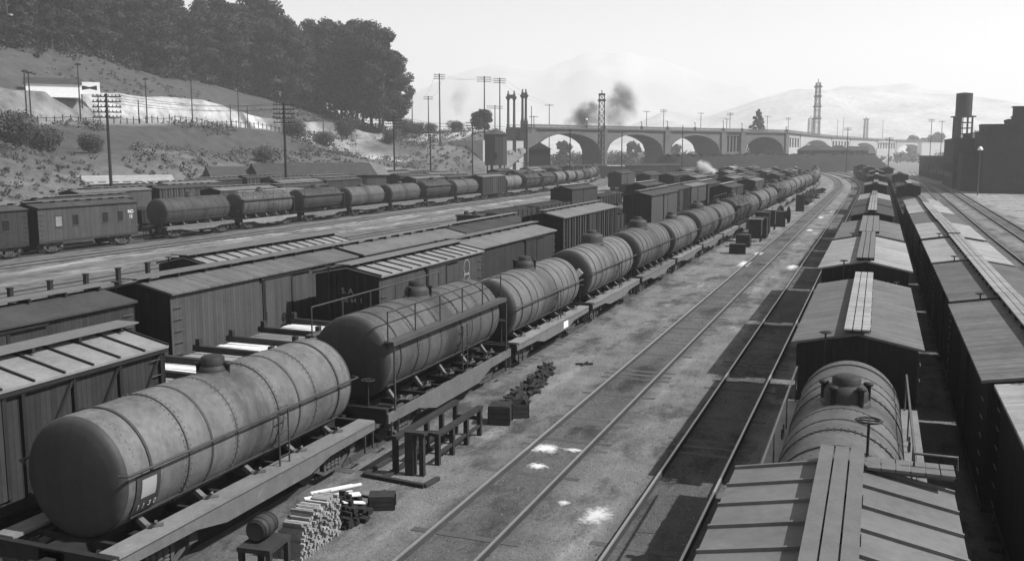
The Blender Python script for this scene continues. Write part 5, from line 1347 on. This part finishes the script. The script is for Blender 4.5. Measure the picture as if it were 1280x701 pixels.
for k, (x, y, lab) in enumerate([(-10.2, 89.0, 'dark cabinet on legs at the near end of the box cluster'), (-10.4, 103.2, 'dark cabinet on legs in the middle of the box cluster')]):
    root = empty('work_cabinet', (x, y, 0)); tag(root, lab, 'cabinet')
    m = MB(); m.box(-.55, .55, -.6, .6, .6, 2.0); m.build('case', M['plankd'], root); m = MB(); m.box(-.62, .62, -.68, .68, 2.003, 2.08); m.build('top', M['wood_mid'], root)
    for sx in (-1, 1):
        for sy in (-1, 1): m = MB(); m.cbox((sx*.48, sy*.52, .3), (.1, .1, .6)); m.build('leg', M['plankd'], root)
# reel hoop beside cluster
root = empty('cable_reel', (-9.7, 113, .95), .3); tag(root, 'large upright reel at the far end of the box cluster', 'reel')
m = MB(); m.lathe([(.2, -.4), (.95, -.4), (.95, -.33), (.45, -.33), (.45, .33), (.95, .33), (.95, .4), (.2, .4)], axis='x', n=24); m.build('drum', M['plankd'], root)
for k, (x, y, h, r_) in enumerate([(-10.2, 152, 1.4, .7), (-10.6, 161, 1.6, .8), (-10.4, 171, 1.3, .9), (-10.8, 182, 1.5, .8), (-10.6, 194, 1.4, .8)]):
    rr = random.Random(60 + k); mb = MB()
    for _ in range(26):
        a = rr.uniform(0, 6.28); q = Vector((rr.uniform(-r_, r_), rr.uniform(-1.5 * r_, 1.5 * r_), rr.uniform(.1, h * .6))); d = Vector((math.cos(a), math.sin(a), rr.uniform(-.2, .5))) * rr.uniform(.3, .8)
        mb.bar(q - d, q + d, rr.uniform(.08, .3), rr.uniform(.08, .3))
    o = mb.build('scrap_heap', M['iron'], None); o.location = (x, y, 0); tag(o, '%s dark scrap heap along the distant part of the tank train' % nth(k), 'scrap heap', 'scrap heaps')
# junk pile of fittings on the dirt
rr = random.Random(21); mb = MB()
for k in range(95):
    t = rr.random(); x = rr.uniform(-.42, .42) * (1.1 - t * .7); y = t * 5.6; a = rr.uniform(0, 3.14)
    q = Vector((x, y, rr.uniform(.03, .2 if t < .7 else .3))); d = Vector((math.cos(a) * .6, math.sin(a), rr.uniform(-.1, .2))) * rr.uniform(.08, .32); mb.bar(q - d, q + d, rr.uniform(.04, .16), rr.uniform(.04, .12))
o = mb.build('scrap_pile', M['iron'], None); o.location = (-10.7, 28.4, 0); o.rotation_euler = (0, 0, .10); tag(o, 'long low pile of rusty fittings on the bare dirt left of the running track', 'scrap pile')
o = MB().bar((-.3, 0, .04), (.35, .2, .06), .08, .06).bar((0, -.15, .05), (.1, .3, .1), .06, .05).build('scrap_bits', M['iron'], None); o.location = (-10.3, 34.8, 0); tag(o, 'small loose scrap just past the end of the long scrap pile', 'scrap')
o = MB().bar((-.35, 0, .03), (.45, -.05, .03), .05, .04).bar((.05, -.02, .05), (.2, .35, .1), .05, .04).build('iron_bar', M['iron'], None); o.location = (-10.95, 19.35, 0); tag(o, 'thin crossed iron bars lying on the dirt near the stacked firewood', 'iron bar')
# stack of short sawn blocks
root = empty('block_stack', (-10.75, 15.7, 0), .04); tag(root, 'chest high stack of short sawn wooden blocks beside the first tank car', 'wood stack')
rr = random.Random(31); nb_ = 0
M['blockend'] = mk('sawn_block', .34, .45, 9, .9, .3, objvar=.45)
mb = MB()
for j in range(20):
    for i in range(15):
        y = j * .078 + rr.uniform(-.006, .006); z = i * .06; top = 15 - (2 if j < 5 else 0) - (rr.random() < .3)
        if i >= top: continue
        x1 = .26 + rr.uniform(-.07, .07); mb_ = MB(); q1, q2 = rr.uniform(.0, .01), rr.uniform(.0, .01); mb_.box(-.2 + rr.uniform(-.04, .04), x1, y + .003 + q1, y + .074 - q2, z + .002, z + .057)
        if x1 > .22 and nb_ < 95 and i > 4: mb_.build('block', M['blockend'], root); nb_ += 1
        else: mb.add(mb_.v, mb_.f)
tag(mb.build('blocks', M['blockend'], root), kind='stuff')
# dark heap with white boards on top
rr = random.Random(33); mb = MB()
for k in range(150):
    a = rr.uniform(0, 6.28); q = rr.uniform(0, 1) ** .6; mb.cbox((math.cos(a) * q * .62, math.sin(a) * q * .75, rr.uniform(.02, .55 * (1 - q) + .15)), (rr.uniform(.06, .22), rr.uniform(.06, .22), rr.uniform(.05, .14)))
o = mb.build('offcut_heap', M['iron'], None); o.location = (-10.95, 17.95, 0); tag(o, 'dark heap of offcuts right behind the stack of sawn blocks', 'heap')
wb = empty('white_boards', (-11.2, 18.0, .42), .2); tag(wb, 'bright white boards thrown on top of the dark heap', 'boards')
for k, (a, b, w_) in enumerate([((-.55, -.2, .03), (.35, .4, .08), .16), ((-.5, .05, .08), (.3, .62, .12), .12), ((-.2, -.25, .1), (.6, .25, .06), .2), ((-.05, .1, .16), (.55, .5, .2), .1), ((.35, -.25, .04), (.72, .15, -.1), .14)]):
    m = MB(); m.bar(a, b, w_, .03); m.build('board', M['powder'], wb)
crate('low dark box on the dirt right of the offcut heap', (-10.4, 18.9, 0), (.55, .45, .3), .4)
# barrel on a stand
root = empty('barrel_stand', (-10.85, 14.9, 0), .1); tag(root, 'dark timber stand holding a barrel at the bottom edge', 'stand')
m = MB(); m.box(-.3, .4, -.42, .42, .62, .71); m.build('top', M['plankd'], root)
for sx in (-.24, .34):
    for sy in (-.35, .35): m = MB(); m.cbox((sx, sy, .31), (.1, .1, .62)); m.build('leg', M['plankd'], root)
bl = empty('barrel', (-10.9, 15.0, .95), .1); tag(bl, 'dark barrel lying on the timber stand beside the nearest tank car', 'barrel')
m = MB(); m.lathe([(0, -.26), (.17, -.26), (.19, -.29), (.22, -.15), (.235, 0), (.22, .15), (.19, .29), (.17, .26), (0, .26)], axis='y', n=20); m.build('staves', M['tank3'], bl)
for y in (-.22, -.1, .1, .22): m = MB(); rr_ = .237 - abs(y) * .13 + .004; m.lathe([(rr_, y - .02), (rr_ + .008, y - .02), (rr_ + .008, y + .02), (rr_, y + .02)], axis='y', n=20); m.build('hoop', M['iron'], bl)

# timber walkway frames between the rows on the left
rr = random.Random(44); k = 0
for i, y in enumerate([19.9, 21.6, 23.2, 24.8, 26.5, 28.3, 30.2]):
    o = beam_thing('timber_bent', '%s dark timber bent from the camera, over pale planks beside the tank cars' % nth(i), 'timber frame',
        [((-2.4, 0, 1.9), (1.6 - i * .25, 0, 1.85), .18, .18), ((-2.2, 0, 0), (-2.2, 0, 2.2), .16, .16), ((1.3 - i * .25, 0, 0), (1.3 - i * .25, 0, 2.15), .16, .16), ((-.3, 0, 0), (-.3, 0, 1.8), .14, .14)], (-18.0, y, 0)); o['group'] = 'timber bents between the rows'
for i in range(6):
    y = 20.0 + i * 1.72; root = empty('plank_bay', (-18.0, y + .75, .9)); tag(root, '%s bay of pale planking between the timber bents, from the camera' % nth(i), 'planking', 'pale plank bays')
    m = MB()
    for q in range(6): m.bar((-2.2, -.6 + q * .25, .86 + rr.uniform(-.02, .02)), (1.4 + rr.uniform(-.3, .2) - i * .22, -.6 + q * .25, .86 + rr.uniform(-.02, .02)), .2, .04)
    m.build('plank', M['powder' if i % 2 else 'plank'], root)
for i, (a, b) in enumerate([((-16.9, 24.6, 1.95), (-17.0, 28.2, 2.1)), ((-17.3, 23.3, 1.7), (-16.4, 25.2, 2.2)), ((-17.2, 27.9, 1.9), (-17.3, 31.2, 2.2))]):
    o = MB().bar(a, b, .1, .12).build('loose_beam', M['plank' if i == 1 else 'plankd'], None); tag(o, '%s loose beam slanting between the timber bents beside the tank cars' % nth(i), 'beam')

# posts on the left edge beside the service road
for i in range(9):
    y = 33 + i * 2.6; m = MB(); m.cbox((0, 0, .9), (.2, .2, 1.9)); m.cbox((0, 0, 1.86), (.26, .26, .06)); o = m.build('fence_post', M['pole']); o.location = (-37.5 - i * .3, y, 0)
    tag(o, '%s dark post from the left in the row beside the pale road' % nth(i), 'post', 'posts beside the pale road')
# bin with hatch among the left tracks
root = empty('coal_bin', (-34.6, 80.5, 0), .15); tag(root, 'square dark bin with lids standing alone between the boxcars and the pale road', 'bin')
m = MB(); m.box(-1.1, 1.1, -.9, .9, 0, 2.3); m.build('case', M['iron'], root); m = MB(); m.box(-1.2, 1.2, -1, 1, 2.303, 2.42); m.build('lid', M['seam'], root)
for x in (-.4, .4): m = MB(); m.lathe([(.25, 2.42), (.25, 2.65), (.1, 2.75), (0, 2.76)], (x, 0, 0), n=12); m.build('hatch', M['iron'], root)

# spilled white powder on the ground
def spill(x, y, rx, ry, lab, seed):
    rr = random.Random(seed); mb = MB(); nr = 5; na = 40; vs = [(0, 0, .035)]
    for i in range(1, nr + 1):
        for j in range(na):
            a = j * 2 * math.pi / na; k = 1 + .45 * noise.noise(Vector((math.cos(a) * 2.2, math.sin(a) * 2.2, seed))) + .25 * noise.noise(Vector((math.cos(a) * 7, math.sin(a) * 7, seed)))
            t = i / nr * (k if i > 1 else 1); vs.append((math.cos(a) * rx * t, math.sin(a) * ry * t, .035 * (1 - i / nr) + (-.006 if i == nr else .004)))
    fs = [(0, 1 + j, 1 + (j + 1) % na) for j in range(na)]
    for i in range(nr - 1):
        for j in range(na): fs.append((1+i*na+j, 1+(i+1)*na+j, 1+(i+1)*na+(j+1) % na, 1+i*na+(j+1) % na))
    mb.add(vs, fs, True); o = mb.build('powder_spill', M['spill'])
    at_ = o.data.attributes.new('cover', 'FLOAT', 'POINT')
    for i in range(len(vs)): at_.data[i].value = 1.0 if i == 0 else 1.0 - ((i - 1) // na + 1) / nr
    o.name = 'powder_spill'; o.location = (x, y, 0.004); tag(o, lab, 'spill', 'white powder spills')
SPK = 1.75
for k, (u, v, rx_, ry_, lab) in enumerate([(745, 645, .26, .45, 'largest bright white spill between the two running tracks near the bottom'), (704, 629, .12, .12, 'small white spill left of the largest one, near the rail'),
        (682, 561, .32, .3, 'white spill between the rails of the running track, left one'), (716, 563, .22, .14, 'white spill between the rails of the running track, right one'), (672, 583, .2, .18, 'faint white spill just below the pair between the rails'),
        (1026, 272, .3, 1.5, 'white spill farthest along between the two running tracks'), (930, 330, .35, 1.6, 'long white spill left of the running track, beside the lone box'), (948, 317, .3, 1.0, 'white spill left of the running track, a little beyond the long one'),
        (990, 334, .3, 1.1, 'white spill right of the running track opposite the lone box'), (1012, 288, .3, 1.1, 'white spill right of the running track, second farthest')]):
    az = YAW - math.atan((u - 640) / CAM_F); dep = CAM_H * CAM_F * 1.0 / (v - VY) ; q = P(u, dep)
    # exact ray to the ground
    fw = Vector((-math.sin(YAW) * math.cos(PITCH), math.cos(YAW) * math.cos(PITCH), -math.sin(PITCH))); rt_ = Vector((math.cos(YAW), math.sin(YAW), 0)); up_ = rt_.cross(fw)
    d = fw + rt_ * (u - 640) / CAM_F + up_ * (350.5 - v) / CAM_F; t = -CAM_H / d.z
    spill(d.x * t, d.y * t, rx_ * SPK, ry_ * SPK, lab, k + 3)

# loose stones and cinders on the yard floor
rr = random.Random(91)
for nm, mt_, n_, lab in (('gravel', 'roof_white', 5000, 'pale loose stones scattered between the tracks'), ('cinders', 'tie', 5000, 'dark cinders scattered between the tracks')):
    mb = MB()
    for _ in range(n_):
        y = 14 + 55 * rr.random() ** 1.8; x = rr.uniform(-11.8, -2.2)
        if nm == 'cinders' and rr.random() < .4: x = rr.choice((-7.88, -4.06)) + rr.gauss(0, .6)
        q = rr.uniform(.006, .02) * (1 + y / 60); a = rr.uniform(0, 3.14); c_, s_2 = math.cos(a) * q, math.sin(a) * q; zt = q * rr.uniform(.6, 1.3)
        mb.add([(x - c_, y - s_2, 0), (x + s_2, y - c_, 0), (x + c_, y + s_2, 0), (x - s_2, y + c_, 0), (x + c_ * .2, y, zt)], [(0, 1, 4), (1, 2, 4), (2, 3, 4), (3, 0, 4)])
    tag(mb.build(nm, M[mt_]), lab, nm, kind='stuff')
# wires on the poles
def wire(a, b, sag, lab, grp):
    a, b = Vector(a), Vector(b); pts = []
    for i in range(13):
        t = i / 12; p = a.lerp(b, t); p.z -= sag * 4 * t * (1 - t); pts.append(p)
    o = MB().tube(pts, .022, 4, caps=False).build('overhead_wire', M['pole']); tag(o, lab, 'wire', grp)
def topof(u, v, dep, dz, off=0): p = P(u, dep); return (p.x + off * math.cos(YAW), p.y + off * math.sin(YAW), topz(v, dep) - dz)
row_ = [(141, 119, 118), (359, 130, 141), (494, 146, 194), (591, 153, 233), (658, 156, 262)]
for i_ in range(4):
    for j_, (dz, off) in enumerate(((.15, -1.3), (.15, 1.3), (.8, -1.3), (.8, 1.3))):
        wire(topof(*row_[i_], dz, off), topof(*row_[i_ + 1], dz, off), .8, '%s thin wire in the %s span of the telegraph row behind the tank train' % (nth(j_), nth(i_)), 'telegraph wires')
sk_ = [(537, 122, 310), (551, 95, 300), (606, 98, 300), (625, 100, 312), (686, 132, 345)]
for i_ in range(4):
    for j_, off in enumerate((-1.3, 1.3)):
        wire(topof(*sk_[i_], .2, off), topof(*sk_[i_ + 1], .2, off), 1.2, '%s thin wire in the %s span between the tall skyline poles' % (nth(j_), nth(i_)), 'skyline wires')
# cars standing under the viaduct
for k, u in enumerate(range(688, 850, 23)):
    c = take(Bp[(0, 1, 3, 2, 1, 0, 3)[k % 7]] if k % 3 != 1 else Gp); p = P(u, 276 + k * 3.5); c.location = (p.x, p.y, 0); c.rotation_euler = (0, 0, R(-62)); tag(c, '%s car of the short row standing below the viaduct arches' % nth(k), 'boxcar', 'cars below the viaduct')

# ------------------------------------------------------------------ smoke, steam, haze
def smoke(name, lab, clumps, dens, col, scale):
    n_ = len(clumps); cen = Vector([sum(c[k] for c in clumps) / n_ for k in range(3)])
    rad = [max(abs(c[k] - cen[k]) + c[3] for c in clumps) * 1.25 for k in range(3)]
    mb = MB(); mb.blob(tuple(cen), rad[0] * 1.15, rad[1] * 1.15, rad[2] * 1.15, 0.0, 1.0, 16, 24, 1)
    m = bpy.data.materials.new(name + '_volume'); m.use_nodes = True; nt = m.node_tree; nt.nodes.remove(nt.nodes['Principled BSDF'])
    N = nt.nodes; L = nt.links
    pv = N.new('ShaderNodeVolumePrincipled'); pv.inputs['Color'].default_value = (col, col, col, 1)
    g = N.new('ShaderNodeNewGeometry'); n = N.new('ShaderNodeTexNoise'); n.inputs['Scale'].default_value = scale; n.inputs['Detail'].default_value = 5; n.inputs['Roughness'].default_value = .62
    L.new(g.outputs['Position'], n.inputs['Vector'])
    wv = N.new('ShaderNodeVectorMath'); wv.operation = 'MULTIPLY_ADD'; L.new(n.outputs['Color'], wv.inputs[0]); k_ = clumps[0][3] * 1.6
    wv.inputs[1].default_value = (k_, k_, k_); L.new(g.outputs['Position'], wv.inputs[2])
    acc = None
    for (x, y, z, r_) in clumps:
        d = N.new('ShaderNodeVectorMath'); d.operation = 'DISTANCE'; L.new(wv.outputs[0], d.inputs[0]); d.inputs[1].default_value = (x + k_ / 2, y + k_ / 2, z + k_ / 2)
        q = N.new('ShaderNodeMapRange'); q.interpolation_type = 'SMOOTHSTEP'; L.new(d.outputs['Value'], q.inputs[0]); q.inputs[1].default_value = r_ * 1.15; q.inputs[2].default_value = 0; q.inputs[4].default_value = 1
        if acc is None: acc = q.outputs[0]
        else:
            a = N.new('ShaderNodeMath'); a.operation = 'ADD'; L.new(acc, a.inputs[0]); L.new(q.outputs[0], a.inputs[1]); acc = a.outputs[0]
    nn = N.new('ShaderNodeMapRange'); L.new(n.outputs['Fac'], nn.inputs[0]); nn.inputs[1].default_value = .34; nn.inputs[2].default_value = .66
    f = N.new('ShaderNodeMath'); f.operation = 'MULTIPLY'; L.new(acc, f.inputs[0]); L.new(nn.outputs[0], f.inputs[1])
    f2 = N.new('ShaderNodeMath'); f2.operation = 'MULTIPLY'; L.new(f.outputs[0], f2.inputs[0]); f2.inputs[1].default_value = dens
    L.new(f2.outputs[0], pv.inputs['Density']); L.new(pv.outputs[0], N['Material Output'].inputs['Volume'])
    o = mb.build(name, m); tag(o, lab, 'smoke', kind='stuff'); return o
def puff(u, v, dep, r_): p = P(u, dep); return (p.x, p.y, topz(v, dep), r_)
smoke('smoke', 'dark smoke cloud drifting low on the west side of the lattice mast', [puff(712, 153, 440, 4), puff(722, 148, 440, 5.5), puff(733, 142, 440, 6), puff(741, 136, 440, 3.5), puff(728, 156, 440, 5), puff(742, 152, 440, 4)], .42, .05, .16)
smoke('smoke', 'taller smoke plume leaning away on the east side of the lattice mast', [puff(760, 152, 440, 5), puff(764, 141, 440, 6), puff(772, 130, 440, 7), puff(776, 118, 440, 6), puff(783, 128, 440, 6), puff(785, 142, 440, 5), puff(772, 157, 440, 4.5)], .22, .06, .14)
smoke('smoke', 'thin smoke wisp above the small bush between the skyline poles', [puff(571, 128, 420, 5), puff(577, 118, 420, 5.5), puff(574, 140, 420, 3.5)], .07, .1, .15)
smoke('steam', 'small bright puff of steam among the boxcars', [puff(876, 206, 200, 1.1), puff(880, 210, 200, 1.4), puff(886, 213, 200, 1.1), puff(891, 215, 200, .9)], 3.5, .98, 1.0)
hz_ = MB(); hz_.box(-5400, 3600, -400, 5300, -4, 470)
hm = bpy.data.materials.new('haze'); hm.use_nodes = True; nt = hm.node_tree; nt.nodes.remove(nt.nodes['Principled BSDF'])
pv = nt.nodes.new('ShaderNodeVolumePrincipled'); pv.inputs['Color'].default_value = (.95, .95, .95, 1); pv.inputs['Density'].default_value = .00041; pv.inputs['Anisotropy'].default_value = 0.2
nt.links.new(pv.outputs[0], nt.nodes['Material Output'].inputs['Volume'])
tag(hz_.build('haze', hm), kind='stuff')
